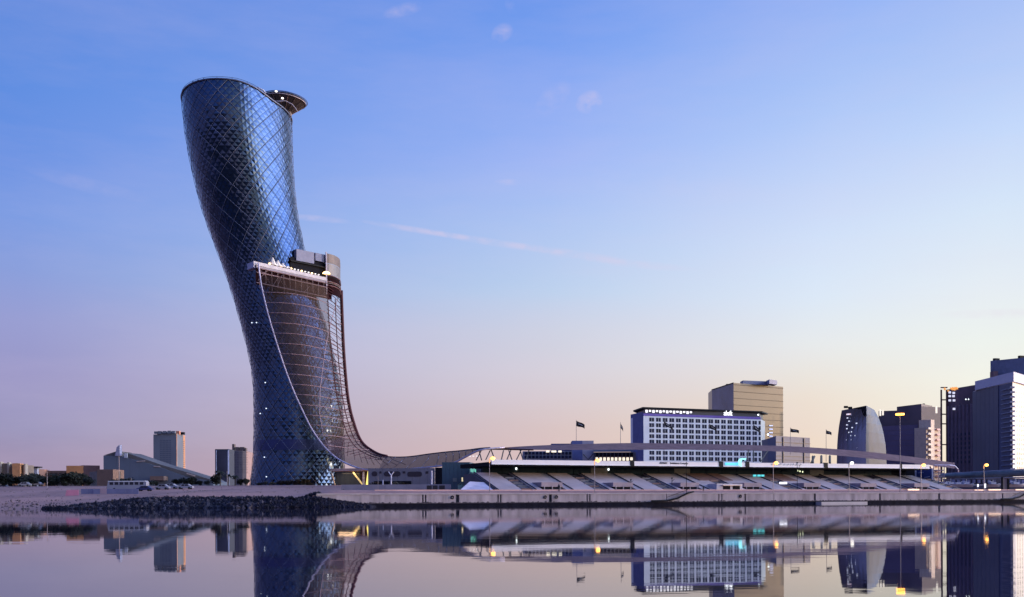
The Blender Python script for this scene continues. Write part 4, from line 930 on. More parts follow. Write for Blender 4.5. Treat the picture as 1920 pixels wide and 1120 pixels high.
# ================================================================ brown glass tower behind the hotel
bt = root('brown_glass_tower', (P(1400,900,720).x, 720, 4), 'brown glass office tower with stepped roof boxes rising behind the white hotel', 'office tower')
TA, TB, TC_ = G(1336,760), G(1376,715), G(1469,742)
M_brown = glass_mat('brown_mirror_glass', (.085,.054,.032), metal=.12, rough=.3, var=.15, scale=.05)
ztb = Z(1376,718,715)
q = MB(); q.prism([TB, TC_, (TC_[0]+1,TC_[1]+30), (TA[0]+2,TA[1]+25), TA], 4, ztb); q.build('body', M_brown, bt)
band(TA, TB, 4, ztb-.6, glass_mat('grey_violet_glass', (.10,.10,.15), metal=.3, rough=.25, var=.4, scale=.06), bt, 'side_glazing', .15)
for k in range(13):
    z = ztb-1.5-k*4.9
    if z > 8: band(TB, TC_, z, z+.35, mat('brown_floor_line', (.065,.04,.026), .6), bt, 'floor_line', .25)
band(TA, TB, ztb-.4, ztb+.2, M_black, bt, 'parapet', .4, .3)
for x0,x1,y0,dY in ((1394,1443,713.5,8),(1443.5,1458,711.5,6)):
    a, b = G(x0,715+dY), G(x1,722+dY); q = MB(); q.prism([a,b,(b[0],b[1]+9),(a[0],a[1]+9)], ztb, Z(x0,y0,715+dY)); q.build('roof_box', mat('grey_blue_roof_box', (.24,.24,.34), .6), bt)
for px in (1368,1383): q = MB(); a = G(px,735); q.box((a[0],735,ztb+.8), (4.5,1.5,1.2), .2); q.build('roof_unit', M_black, bt)
for k in range(4):
    p = P(1454,798+k*6.7-2,722); q = MB(); d_, n_ = dirn(TB,TC_); c = Vector((p.x,p.y,p.z)); t_ = (c.x-TB[0])/(TC_[0]-TB[0]); c.y = TB[1]+(TC_[1]-TB[1])*t_-.4; q.box(c, (3.6,.3,.8), math.atan2(d_.y,d_.x)); q.build('reflected_window', mat('window_reflection_glow', (.5,.6,.9), emit=(.45,.55,.9), es=.5), bt)  # window reflections painted on the glass as small glowing plates
# grey low building to its right
gb = root('grey_low_building', (P(1480,900,470).x, 470, 4), 'low grey clad building with dark frames right of the white hotel', 'building')
A1_, B1_, C1_ = G(1440,492), G(1455,468), G(1519,485); zt_ = Z(1455,817.5,468)
q = MB(); q.prism([B1_, C1_, (C1_[0],C1_[1]+16), (A1_[0],A1_[1]+12), A1_], 4, zt_); q.build('body', mat('mauve_grey_cladding', (.17,.16,.20), .6, var=.08), gb)
band(A1_, B1_, 4, zt_-.05, mat('blue_shade_cladding', (.08,.09,.18), .6), gb, 'side_wall', .05)
for k, f in enumerate((.20,.81)): p = Vector(B1_).lerp(Vector(C1_), f); d_, n_ = dirn(B1_,C1_); q = MB(); q.box((p.x+n_.x*.2,p.y+n_.y*.2,(4+zt_-.3)/2), (.5,.5,zt_-4.5), math.atan2(d_.y,d_.x)); q.build('frame_post', mat('dark_violet_frame', (.04,.03,.05), .5), gb)
for py in (829,855,862): band(B1_, C1_, Z(1455,py,468)-.2, Z(1455,py,468)+.12, mat('dark_violet_frame', (.04,.03,.05)), gb, 'frame_rail', .18)
q = MB(); p = P(1440,815,470); q.lathe(p, [(.1,-.5),(.45,-.2),(.45,.2),(.1,.5)], 8); q.build('roof_lamp', M_wlamp, gb)

# ================================================================ curved glass building
cb = root('curved_glass_building', (P(1615,900,640).x, 640, 4), 'blue curved glass building tapering to the top at the right of the grandstand', 'office building')
rows = [(764,1579,1625,1638),(766,1578.5,1625.2,1640.5),(780,1576,1625.5,1648),(795,1573.5,1625,1653.5),(812,1571.5,1624.5,1657.5),(830,1570.2,1624,1660.5),(848,1569.5,1624,1662),(880,1569,1624,1663),(905,1569,1624,1663.5)]
def facade(name, i0, i1, Ya, Yb, m_, splits=1):
    for s_ in range(splits):
        q = MB()
        for (y0,*a), (y1,*b) in zip(rows, rows[1:]):
            z0 = Z(1600,y0,640); z1 = Z(1600,y1,640)
            def pt(r, z, f, yy): Y = Ya+(Yb-Ya)*f; x = r[i0]+(r[i1]-r[i0])*f; return Vector((X_at(x, Y), Y, z))
            f0, f1 = s_/splits, (s_+1)/splits
            q.quad(pt(b,z1,f0,0), pt(b,z1,f1,0), pt(a,z0,f1,0), pt(a,z0,f0,0))
        q.build(name, m_ if not isinstance(m_, list) else m_[s_ % len(m_)], cb)
M_cb1 = glass_mat('deep_blue_glass', (.15,.19,.33), metal=.8, rough=.15, var=.25, scale=.05); M_cb2 = glass_mat('blue_violet_glass', (.16,.165,.28), metal=.8, rough=.2, var=.2, scale=.06)
M_cb3 = mat('pale_grey_glass', (.050,.060,.115), .5, var=.3, scale=.1, spec=.15)
facade('left_facade', 0, 1, 662, 628, [M_cb2, M_cb2, M_cb1, M_cb1, M_cb1, M_cb1], 6); facade('right_facade', 1, 2, 628, 655, M_cb3, 3)
q = MB(); a, b, c = G(1579,662), G(1625,628), G(1638,655); q.v = []; 
q.prism([(a[0]+.3,a[1]),(b[0],b[1]+.5),(c[0]-.3,c[1])], 4, Z(1600,764.3,640)); q.build('core', M_dark, cb)
r_ = random.Random(12)
for px, py in ((1590,777),(1589,784),(1592,790),(1588,797),(1588,804),(1592,811),(1596,817),(1588,825),(1597,825),(1586,832),(1599,840),(1608,840),(1606,794),(1598,802),(1604,817),(1597,810)):
    f = (px-1572)/(1625-1572); Y = 662-34*f-.5; q = MB(); q.box(P(px,py,Y), (1.0,.3,.7), -.9); q.build('lit_window', mat('pale_lit_window', (1,1,1), emit=(.85,.88,1), es=.8), cb)
q = MB(); f=(1590-1572)/53; q.box(P(1591,777,662-34*f-.6), (3.2,.3,.9), -.9); q.build('lit_sign', mat('pinkish_lit_sign', (1,.8,.8), emit=(1,.7,.7), es=.7), cb)
for px, py in ((1586,761),(1594,762.5)): q = MB(); q.box(P(px,py+2.5,640), (2.4,1,1.4)); q.build('roof_unit', M_black, cb)

# ================================================================ wide dark building, beige balcony block
dbg = root('wide_dark_building', (P(1700,900,760).x, 760, 4), 'wide dark violet office block with a stepped roofline behind the floodlight mast', 'office building')
M_dv = glass_mat('dark_violet_glass', (.10,.09,.17), metal=.6, rough=.3, var=.2, scale=.05); M_dv2 = mat('dark_violet_wall', (.095,.072,.095), .6, var=.2, scale=.06)
D0, D1, D2, D3 = G(1648,775), G(1682,765), G(1728,752), G(1765,762)
def slab(A, B, dep, zA, zB, name, m_, par, zb=4):
    d, n = dirn(A, B); pl = [A, B, (B[0]-n.x*dep, B[1]-n.y*dep), (A[0]-n.x*dep, A[1]-n.y*dep)]; q = MB(); q.prism(pl, zb, zA, ztop=[zA,zB,zB,zA]); return q.build(name, m_, par)
slab(D0, D1, 20, Z(1648,771,775), Z(1682,770,765), 'left_wing', M_dv2, dbg); slab((D1[0]+.1,D1[1]), D2, 22, Z(1682,763,765), Z(1728,757.5,752), 'main_block', M_dv2, dbg); slab((D2[0]+.1,D2[1]), D3, 20, Z(1728,762,752), Z(1765,764,762), 'right_wing', M_dv2, dbg)
band(G(1655,772), G(1722,754), 4, Z(1690,797,760), M_dv, dbg, 'glazed_front', .9)
for k in range(16):
    z = Z(1690,797,760)-k*4.0
    if z > 8: band(G(1655,772), G(1722,754), z-.12, z+.12, M_dv2, dbg, 'floor_line', 1.05)
band(G(1725,752), G(1734.5,754), 4, Z(1730,800,752), glass_mat('sky_blue_glass', (.30,.45,.75), metal=.7, rough=.2), dbg, 'blue_glass_strip', .8)
for x0, x1, y0, y1 in ((1649,1652,768,780),(1654,1657,769,779),(1754,1757.5,762.5,775)):
    p0, p1 = P(x0,y1,750), P(x1,y0,750); q = MB(); q.box(((p0.x+p1.x)/2,750,(p0.z+p1.z)/2), (p1.x-p0.x,.3,p1.z-p0.z)); q.build('bright_window', mat('cream_lit_window', (1,.9,.7), emit=(1,.86,.66), es=.8), dbg)
q = MB(); q.tube([P(1732,764,758), P(1732,757,758)], .9, 5); q.build('roof_vent', M_black, dbg)
bb = root('beige_balcony_block', (P(1751,900,735).x, 735, 4), 'narrow sunlit beige block with stacked balconies beside the unfinished tower', 'apartment block')
M_bei = mat('beige_sunlit_render', (.55,.42,.32), .7, var=.1)
zt_ = Z(1748,788,735); a, b = G(1737,738), G(1763,731); slab(G(1737,728), G(1763,742), 9, Z(1748,803,735), Z(1763,803,735), 'wall', M_bei, bb)
slab(G(1746,729), G(1752.5,733), 9, zt_, zt_, 'stair_tower', mat('cream_stair_tower', (.68,.52,.40), .7), bb)
for k in range(15):
    z = Z(1740,803,735)-1.5-k*3.9
    if z < 8: break
    band(G(1738,727.5), G(1745,731.5), z, z+1.5, mat('balcony_cream', (.72,.58,.47), .6), bb, 'balcony', 1.4); band(G(1755,736), G(1762,740), z, z+1.2, mat('balcony_pink', (.62,.36,.34), .6), bb, 'balcony', 1.2)

# ================================================================ unfinished tower
un = root('unfinished_tower', (P(1800,900,620).x, 620, 4), 'unfinished dark concrete tower with an open bay and orange work lights at the top', 'tower under construction')
E0, E1 = G(1775,630), G(1829,612); M_un = mat('dark_brown_concrete', (.11,.075,.10), .8, var=.25, scale=.1); zt_ = Z(1775,730,630)
slab(E0, E1, 18, Z(1775,731,630), Z(1829,722,612), 'frame_block', M_un, un)
windows(E0, (E0[0]+(E1[0]-E0[0])*.86, E0[1]+(E1[1]-E0[1])*.86), Z(1775,872,630), Z(1775,812,630), 6, 7, .58, .60, mat('navy_opening', (.008,.01,.04), .4), un, name='opening', proud=.05)
for k in range(7):
    f = .06+k*.135; p = Vector(E0).lerp(Vector(E1), f); q = MB(); q.box((p.x-.1,p.y-.35,(6+Z(1775,762,630))/2), (.9,.7,Z(1775,762,630)-6), 0); q.build('column', mat('lighter_brown_column', (.21,.155,.20), .8), un)
for x0,y0 in ((1780,735),(1787.5,736),(1780,742),(1787,742),(1780,750),(1788,750),(1788,766)):
    q = MB(); q.box(P(x0+.8,y0+1,621), (1.5,.3,1.3)); q.build('glowing_sky_plate', mat('painted_sky_light', (.9,.9,1), emit=(.9,.88,.95), es=.75), un)  # glowing plates imitate bright sky behind the frame; nothing is cut through
for px in (1764.8,1775): q = MB(); a = P(px,731,629); q.box((a.x,629,(a.z+4)/2), (.8,.8,a.z-4)); q.build('edge_column', mat('red_brown_column', (.12,.045,.045), .7), un)
for py in (727,750,777,795,834,871): a, b = P(1764,py,629), P(1776,py,629); q = MB(); q.box(((a.x+b.x)/2,629,a.z), (b.x-a.x,1.0,.7)); q.build('floor_stub', mat('red_brown_column', (.12,.045,.045)), un)
r_ = random.Random(5)
for k in range(13):
    px = 1771+r_.random()*25; py = 727+r_.random()*8*(1-(px-1771)/40); q = MB(); q.lathe(P(px,py,611 if px > 1776 else 628), [(.1,-.6),(.7,-.1),(.6,.3),(.1,.6)], 6); q.build('work_light', mat('orange_work_light', (1,.5,.1), emit=(1,.42,.1), es=1.5 if k % 2 else .7), un)
for px in (1811,1816): q = MB(); q.lathe(P(px,749,610), [(.1,-.4),(.45,0),(.1,.4)], 6); q.build('work_light', M_wlamp, un)

# ================================================================ blue glass and white balcony tower at the right edge
wt = root('white_balcony_tower', (P(1900,900,500).x, 500, 4), 'tall blue sided apartment tower with sunlit white balcony face at the right edge', 'apartment tower')
W0, W1, W2 = G(1826,545), G(1899,500), G(1962,548); zt_ = Z(1899,716,500)
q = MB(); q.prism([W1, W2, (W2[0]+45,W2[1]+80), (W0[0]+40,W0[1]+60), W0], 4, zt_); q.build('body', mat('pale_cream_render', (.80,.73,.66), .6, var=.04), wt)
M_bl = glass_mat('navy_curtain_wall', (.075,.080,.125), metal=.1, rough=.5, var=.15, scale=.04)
Wm = (W0[0]+(W1[0]-W0[0])*.68, W0[1]+(W1[1]-W0[1])*.68)
for k in range(6):
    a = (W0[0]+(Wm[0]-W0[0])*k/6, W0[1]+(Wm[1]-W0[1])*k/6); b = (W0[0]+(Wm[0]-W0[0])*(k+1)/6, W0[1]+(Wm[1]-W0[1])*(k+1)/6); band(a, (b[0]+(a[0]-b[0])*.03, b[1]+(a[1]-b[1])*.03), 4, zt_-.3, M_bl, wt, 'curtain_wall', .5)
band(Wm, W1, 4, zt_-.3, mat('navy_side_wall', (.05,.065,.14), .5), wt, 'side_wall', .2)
for k in range(19):
    z = zt_-3.5-k*2.43
    if z < 8: break
    band((Wm[0]+(W1[0]-Wm[0])*.25,Wm[1]+(W1[1]-Wm[1])*.25), W1, z, z+.35, mat('slate_slab', (.24,.26,.36), .6), wt, 'balcony_slab', .9)
    d_, n_ = dirn(W1, W2); p = Vector((W1[0],W1[1],0))-n_*.5-d_*.2; q = MB(); q.box((p.x+n_.x*1.2-d_.x*.8,p.y+n_.y*1.2-d_.y*.8,z+.5), (3.0,2.2,.75), math.atan2(d_.y,d_.x)); q.build('corner_balcony', mat('balcony_white', (.78,.7,.62), .6), wt)
windows((W1[0]+(W2[0]-W1[0])*.10,W1[1]+(W2[1]-W1[1])*.10), W2, zt_-3.5-18*2.43, zt_-.8, 14, 19, .55, .52, mat('dark_brown_glass', (.02,.018,.03), .3), wt, proud=.05)
# crown slab and top block
q = MB(); d01, n01 = dirn(W0, W1); d12, n12 = dirn(W1, W2)
k0 = (W0[0]+(W1[0]-W0[0])*.12+n01.x*1.5, W0[1]+(W1[1]-W0[1])*.12+n01.y*1.5); k1 = (W1[0]+n01.x*1.2+n12.x*1.5, W1[1]+n01.y*1.2-1.5); k2 = (W2[0]+n12.x*1.5, W2[1]+n12.y*1.5)
q.prism([k0, k1, k2, (W2[0]+40,W2[1]+60), (W0[0]+35,W0[1]+40)], zt_+.02, Z(1899,697,498)); q.build('crown', mat('lilac_crown', (.48,.46,.56), .55, var=.05), wt)
q = MB(); a, b, c = G(1858,560), G(1925,546), G(1985,560); q.prism([a,b,c,(c[0]+25,c[1]+40),(a[0]+25,a[1]+40)], Z(1899,697,498)+.05, Z(1858,677,560)); q.build('top_block', mat('blue_violet_wall', (.15,.155,.22), .6), wt)
q = MB(); a = P(1830,705,575); q.box((a.x+1.2,556,a.z-3.6), (2.6,4,7.2), 0); q.build('stair_head', mat('brown_stair_head', (.16,.09,.10), .7), wt)
for px, py in ((1868,675),(1915,670)): q = MB(); q.box(P(px,py,560), (3.5,1.5,1.6), .3); q.build('roof_unit', M_black, wt)
q = MB(); 
for k in range(4):
    q.tube([P(1862+k*1.5,742+k*3,545), P(1876,738+k*2.5,545)], .25, 4)
q.tube([P(1876,736,545), P(1876,762,545)], .35, 4); q.build('roof_aerial', M_black, wt)

# ================================================================ exhibition hall seen under the canopy
eh = root('exhibition_hall', P(1060,866,335), 'grey blue exhibition hall with window rows between the canopy and the grandstand roof', 'hall')
M_eh = mat('hall_blue_grey', (.20,.21,.33), .6, var=.1); Ye = 335.0
def eb(x0,x1,y0,y1,m_,name,dY=0,dep=8):
    a, b = P(x0,y1,Ye+dY), P(x1,y0,Ye+dY); q = MB(); q.prism([(a.x,Ye+dY),(b.x,Ye+dY),(b.x,Ye+dY+dep),(a.x,Ye+dY+dep)], a.z, b.z); return q.build(name, m_, eh)
eb(1034,1072,832,866,mat('hall_navy', (.06,.06,.16), .6),'block',3); eb(1073,1092,826.5,866,mat('hall_blue', (.10,.12,.30), .6),'block',1); eb(1092.2,1113,826.5,866,mat('hall_lilac', (.36,.33,.42), .6),'block',1)
eb(980,1073,846,866,mat('hall_grey', (.22,.22,.30), .6),'window_wing',-1)
for k in range(13):
    for r0 in range(2):
        x = 984+k*6.9; eb(x,x+4.6,847.5+r0*7,852.5+r0*7,M_win,'window',-1.25,.3)
for x0,x1 in ((1024,1030),(1034,1043),(1047,1053)): eb(x0,x1,845,848.5,mat('hall_warm_light', (1,.9,.7), emit=(1,.86,.62), es=1.1),'strip_light',-1.5,.3)
eb(1114,1192,848,866,mat('hall_dark', (.10,.09,.12), .6),'window_wing',0); eb(1113,1187,843,847.5,mat('hall_glass_blue', (.12,.16,.26), .4),'clerestory',-.4,1)
for k in range(10):
    x = 1117+k*7.2; eb(x,x+5.2,849.5,856,M_dark,'window',-.3,.3); eb(x,x+4.4,858,864,mat('hall_warm_light', (1,.9,.7)),'lit_window',-.3,.3)
q = MB(); q.tube([P(1094,852,333), P(1103,862,333), P(1112,852,333)], .2, 4); q.build('v_brace', mat('dark_violet_frame', (.04,.03,.05)), eh)
eb(1188,1196,840,866,mat('hall_navy_tall', (.07,.08,.24), .6),'block',4)
# truss struts between the mesh canopy and the roof edge
r_ = random.Random(2)
for k, (x0, y0, x1, y1) in enumerate(((893,861,903,846),(903,861,898,846),(911,860,919,847),(928,861,921,846),(940,861,944,847),(950,861,958,846),(960,861,954,847),(968,861,977,847),(981,861,975,846),(986,862,992,846),(1400,864,1404,845),(1413,864,1413,846),(1426,864,1440,847),(1521,867,1527,858),(1524,867,1524,858),(1540,867,1540,857),(1556,867,1556,857))):
    q = MB(); q.tube([P(x0,y0+2,288), P(x1,y1-2,322)], .18 if k < 13 else .35, 4); tag(q.build('roof_strut', M_black), 'thin dark %s strut, %s from the left under the mesh canopy' % ('upright' if abs(x0-x1) < 3 else ('right leaning' if x1 > x0 else 'left leaning'), 'first second third fourth fifth sixth seventh eighth ninth tenth eleventh twelfth thirteenth fourteenth fifteenth sixteenth seventeenth'.split()[k]), 'strut', 'struts under the mesh canopy')
# glowing row of fittings left of them
for k in range(5):
    q = MB(); q.box(P(868+k*6.5,856.5-k*.3,330), (.7,.3,.22)); tag(q.build('soffit_light', mat('soffit_white', (1,1,1), emit=(1,.95,1), es=.9)), 'small white light strip, %s from the left under the mesh canopy above the teal hall' % ('first','second','third','fourth','fifth')[k], 'light strip', 'light strips under the canopy')

# ================================================================ flags
M_flag = mat('black_flag', (.012,.012,.014), .8); M_fpole = mat('flag_pole', (.18,.17,.2), .5)
def flag(px, pytop, pybot, w_, h_, droop, Y, lab, pat='plain'):
    b = P(px, pybot, Y); t = P(px, pytop, Y); s_ = Y/F; rt = root('flagpole', b, lab, 'flag', 'black flags on tall poles')
    q = MB(); q.tube([b, t+Vector((0,0,.3))], .11, 5, r2=.07); q.build('pole', M_fpole, rt)
    q = MB(); nx_ = 10; 
    for side in (0, .06):
        for i in range(nx_+1):
            u = i/nx_
            for j in range(5):
                v = j/4; q.v.append(Vector((t.x+u*w_*s_, t.y-side+.5*math.sin(u*5+v), t.z-(v*h_*(1-.25*u)+droop*u**1.3)*s_-.12*math.sin(u*6))))
    n0 = (nx_+1)*5
    for sd in (0, n0):
        for i in range(nx_):
            for j in range(4): f = (sd+i*5+j, sd+(i+1)*5+j, sd+(i+1)*5+j+1, sd+i*5+j+1); q.f.append(f if sd else f[::-1])
    for i in range(nx_): q.f.append((i*5,(i+1)*5,n0+(i+1)*5,n0+i*5)); q.f.append((i*5+4,n0+i*5+4,n0+(i+1)*5+4,(i+1)*5+4))
    q.build('cloth', M_flag, rt)
    q = MB(); a = Vector((t.x+.25*w_*s_, t.y-.75+.3, t.z-(.45*h_+droop*.2)*s_)); c = Vector((t.x+.72*w_*s_, t.y-.7, t.z-(.42*h_+droop*.66)*s_)); q.tube([a,c], .14 if h_ > 8 else .1, 4); q.build('white_emblem', mat('grey_emblem', (.35,.35,.36), .8), rt)
flag(1080.5,789,845,15.5,10,8,400,'black flag streaming right on a pole over the exhibition hall roof box')
flag(1163.5,793,845,4.5,9,11,400,'narrow folded black flag on a pole just left of the white hotel')
flag(1245,790,862,16,7,13,420,'long drooping black flag against the left windows of the white hotel')
flag(1330,795,862,13,8,9,420,'black flag against the middle windows of the white hotel')
flag(1412.5,796,862,12,9,11,420,'drooping black flag at the right end of the white hotel front')
flag(1482,803,852,15.5,7,5,420,'black flag streaming flat above the low grey building')
flag(1549,806,866,9.5,7,6,420,'black flag against the yellow sky left of the curved glass building')

# ================================================================ right end: blue billboard, footbridge, marina
bp_ = root('blue_billboard', S(s_at(1732,20),20,3.6), 'large blue billboard with faint pale strokes at the right end of the grandstand', 'billboard')
Ybb = 292.0; a, b = P(1717,906,Ybb+2), P(1748,912,Ybb-2)
q = MB(); q.prism([(a.x,a.y),(b.x,b.y),(b.x+.2,b.y+.6),(a.x+.2,a.y+.6)], 3.4, 0, ztop=[Z(1717,879.5,Ybb+2),Z(1748,878.5,Ybb-2),Z(1748,878.5,Ybb-2),Z(1717,879.5,Ybb+2)]); q.build('board', mat('deep_blue_board', (.035,.055,.20), .5, var=.1), bp_)
for x in (1717,1748): q = MB(); p = P(x,912,Ybb+(2 if x == 1717 else -2)-.3); q.box((p.x,p.y,(3.3+Z(x,879,Ybb))/2), (.35,.35,Z(x,879,Ybb)-3.3), 0); q.build('frame_post', mat('pale_blue_frame', (.35,.38,.55), .5), bp_)
q = MB(); q.tube([P(1733,895.5,Ybb-.6), P(1737,895.2,Ybb-1), P(1743,893.5,Ybb-2)], .09, 4); q.tube([P(1721,887,Ybb+1), P(1732,886,Ybb-.5)], .06, 4); q.build('pale_stroke', mat('pale_stroke', (.4,.45,.65), .6), bp_)
q = MB(); a, b = P(1700,880,Ybb+6), P(1717,880,Ybb+6); q.prism([(a.x,a.y),(b.x,b.y),(b.x,b.y+4),(a.x,a.y+4)], 3.4, Z(1700,878,Ybb+6)); tag(q.build('dark_shed', M_dark), 'black shed front between the last stand bay and the blue billboard', 'shed')
# ramp wedge in front of it
q = MB(); a, b, c = ground_hit(1715,905), None, None
v = [P(1712,905,286), P(1728,905,286), P(1772,916,286), P(1700,918,272), P(1775,918.5,280)]
q.v = [v[0], v[1], v[2], v[4], v[3]]+[Vector((p.x,p.y,2.8)) for p in (v[0],v[1],v[2],v[4],v[3])]; q.f = [(4,3,2,1,0),(0,1,6,5),(1,2,7,6),(2,3,8,7),(3,4,9,8),(4,0,5,9)]
tag(q.build('end_ramp', mat('lilac_white_wall', (.52,.47,.55))), 'pale wedge shaped ramp below the blue billboard', 'ramp')
st = root('stair_tower', P(1760,915,300), 'mauve open stair frame between the blue billboard and the footbridge', 'stair frame')
for k in range(6):
    z = Z(1760,882+k*5.5,300); q = MB(); a, b = P(1751,880,300), P(1771,880,300); q.box(((a.x+b.x)/2,302,z), (b.x-a.x,4,.25)); q.build('landing', mat('mauve_grey_steel', (.24,.19,.25), .6), st)
for px in (1751.5,1761,1771): q = MB(); p = P(px,915,300); q.tube([Vector((p.x,300.2,3)), Vector((p.x,300.2,Z(px,873,300)))], .14, 5); q.build('post', mat('mauve_grey_steel', (.24,.19,.25)), st)
for k in range(5): q = MB(); q.prism([(P(1752,0,300).x,303.5),(P(1770,0,300).x,303.5),(P(1770,0,300).x,303.8),(P(1752,0,300).x,303.8)], Z(1760,886+k*5.5,300)+.05, Z(1760,882+k*5.5,300)-.3); q.build('infill_panel', mat('mauve_infill', (.17,.13,.17), .7, var=.3), st)
fb = root('footbridge', P(1880,918,300), 'teal grey enclosed footbridge rising to the right edge above the marina', 'footbridge')
def bpt(px, py, Y): return P(px, py, Y)
cut = [(1763,893.5,890,896.5,318),(1790,888.5,897.5,0,314),(1820,886.5,896.5,0,309),(1850,884.5,895.5,0,304),(1880,882.5,894.5,0,299),(1910,880.5,894,0,294),(1960,878,893,0,288)]
sec = [(1763,889.5,896.5,318),(1790,887.5,896.5,314),(1820,886,896,309),(1850,884.3,895.5,304),(1880,882.6,894.8,299),(1910,881,894,294),(1965,878,892.5,286)]
M_fb = mat('teal_grey_cladding', (.115,.14,.155), .45, var=.3, scale=.4)
for (x0,t0,b0,Y0), (x1,t1,b1,Y1) in zip(sec, sec[1:]):
    q = MB(); i = []
    for (x,t_,b_,Y) in ((x0+.3,t0,b0,Y0),(x1-.2,t1,b1,Y1)):
        top_, bot_ = P(x,t_,Y), P(x,b_,Y); h = top_.z-bot_.z; cz = (top_.z+bot_.z)/2
        for k in range(10): a = 2*math.pi*k/10; q.v.append(Vector((top_.x, Y+1.6*math.cos(a), cz+h/2*math.sin(a))))
    for k in range(10): q.f.append((k, (k+1)%10, 10+(k+1)%10, 10+k))
    q.f += [tuple(range(10))[::-1], tuple(range(10,20))]; q.build('deck_segment', M_fb, fb)
q = MB(); q.tube([P(x,b_+1.8,Y-1.2) for x,t_,b_,Y in sec[1:]], .22, 5); q.build('lower_rail', mat('pale_taupe_rail', (.34,.28,.27), .6), fb)
q = MB(); q.tube([P(x,t_-.5,Y) for x,t_,b_,Y in sec], .12, 5); q.build('upper_rail', mat('pale_grey_rail', (.4,.38,.44), .5), fb)
for x0, x1, Y in ((1880.5,1888,297),):
    a, b = P(x0,895,Y), P(x1,895,Y); q = MB(); q.prism([(a.x,Y),(b.x,Y),(b.x,Y+1.5),(a.x,Y+1.5)], 2.8, a.z); q.build('pier', mat('beige_pier', (.40,.31,.29), .7), fb)
for px in (1879,1890.5): q = MB(); p = P(px,895,296.5); q.prism([(p.x-.15,296.5),(p.x+.3,296.5),(p.x+.3,296.9),(p.x-.15,296.9)], 2.8, p.z); q.build('pier_post', M_black, fb)
mp_ = root('marina_pavilion', P(1840,914,306), 'low dark glazed marina building under the footbridge', 'marina building')
for x0, x1 in ((1784,1876),(1892,1965)):
    a, b = P(x0,912,306), P(x1,912,306); q = MB(); q.prism([(a.x,306),(b.x,306),(b.x,312),(a.x,312)], 2.8, Z(x0,897.5,306)); q.build('wing', mat('navy_glazing', (.03,.03,.07), .3, var=.5, scale=.6), mp_)
    q = MB(); q.prism([(a.x-.2,305.7),(b.x+.2,305.7),(b.x+.2,305.95),(a.x-.2,305.95)], Z(x0,910.5,306), Z(x0,909,306)); q.build('sill', mat('lilac_sill', (.55,.52,.62), .6), mp_)
    q = MB(); q.prism([(a.x,305.6),(b.x,305.6),(b.x,305.9),(a.x,305.9)], 2.7, Z(x0,911,306)); q.build('plinth', mat('navy_plinth', (.05,.05,.10), .6), mp_)
    for k in range(9):
        x = x0+4+k*(x1-x0-6)/9; p0 = P(x,909,305.5); q = MB(); q.box((p0.x,305.6,p0.z+1.0), (.9,.15,1.1)); q.build('blue_pane', mat('dusk_blue_pane', (.12,.13,.28), .4, var=.3, scale=.7), mp_)
for x0,x1,y0,y1,lab in ((1703,1724,917,920.3,'first lit low kiosk counter at the right end of the promenade, below the billboard'),(1828,1845,918.5,921,'bright long lit counter on the promenade left of the bridge pier'),(1854,1877,917.5,921,'orange lit counter on the promenade just left of the bridge pier'),(1905,1930,917.5,921,'orange lit counter on the promenade at the right edge')):
    t = 11.2; s0, s1 = s_at(x0,t), s_at(x1,t); Yk = S(s0,t,0).y; rt = root('lit_counter', S((s0+s1)/2,t,2.8), lab, 'lit counter'); n__ = max(2, int((s1-s0)/1.6))
    for k in range(n__):
        a, b = s0+(s1-s0)*k/n__+.06, s0+(s1-s0)*(k+1)/n__-.06; q = MB(); q.prism([S(a,t,0).xy[:],S(b,t,0).xy[:],S(b,t+.25,0).xy[:],S(a,t+.25,0).xy[:]], Z(x0,y1,Yk), Z(x0,y0,Yk)); q.build('lit_panel', mat('peach_light', (1,.7,.5), emit=(1,.62,.38), es=.9), rt)
for x,y0,y1,lab in ((1833.5,908,913,'short white lit sign post left of the bridge pier'),(1847,907,915,'taller white lit sign post below the far right lamp')):
    t = 9.5; b = S(s_at(x,t),t,2.78); rt = root('sign_post', b, lab, 'sign post'); q = MB(); q.tube([b, Vector((b.x,b.y,Z(x,y0,b.y)))], .06, 5); q.build('post', M_white, rt); z0, z1 = Z(x,y1,b.y), Z(x,y0,b.y); q = MB(); q.box((b.x,b.y-.1,(z0+z1)/2), (.4,.15,z1-z0)); q.build('lit_face', mat('white_sign_face', (1,1,1), emit=(.95,.95,1), es=1.1), rt)
def boat(px, Y, L_, lab, mast=None):
    b = P(px, 913.5, Y); rt = root('moored_boat', Vector((b.x,Y,b.z)), lab, 'boat', 'boats moored in the marina'); q = MB(); n_ = 9
    for i in range(n_):
        f = i/(n_-1)*2-1; w_ = 1.2*math.sqrt(max(.02, 1-max(0,f)**2*.97)); sh = .25*max(0,f)**2
        q.v += [Vector((b.x+f*L_/2, Y-w_, b.z+.85+sh)), Vector((b.x+f*L_/2*.92, Y, b.z)), Vector((b.x+f*L_/2, Y+w_, b.z+.85+sh))]
    for i in range(n_-1):
        for j in range(2): q.f.append((i*3+j, i*3+j+1, i*3+j+4, i*3+j+3))
        q.f.append((i*3, i*3+3, i*3+5, i*3+2))
    q.build('hull', mat('white_hull', (.6,.58,.66), .35), rt)
    q = MB(); q.prism([(b.x-L_*.22,Y-.8),(b.x+L_*.16,Y-.6),(b.x+L_*.16,Y+.6),(b.x-L_*.22,Y+.8)], b.z+.9, b.z+1.5); q.build('cabin', mat('cabin_grey', (.4,.4,.5), .4), rt)
    if mast: q = MB(); q.tube([Vector((b.x,Y,b.z+1)), Vector((b.x,Y,b.z+mast))], .07, 5); q.tube([Vector((b.x,Y,b.z+1.6)), Vector((b.x-L_*.35,Y,b.z+1.7))], .06, 4); q.build('mast', M_white, rt)
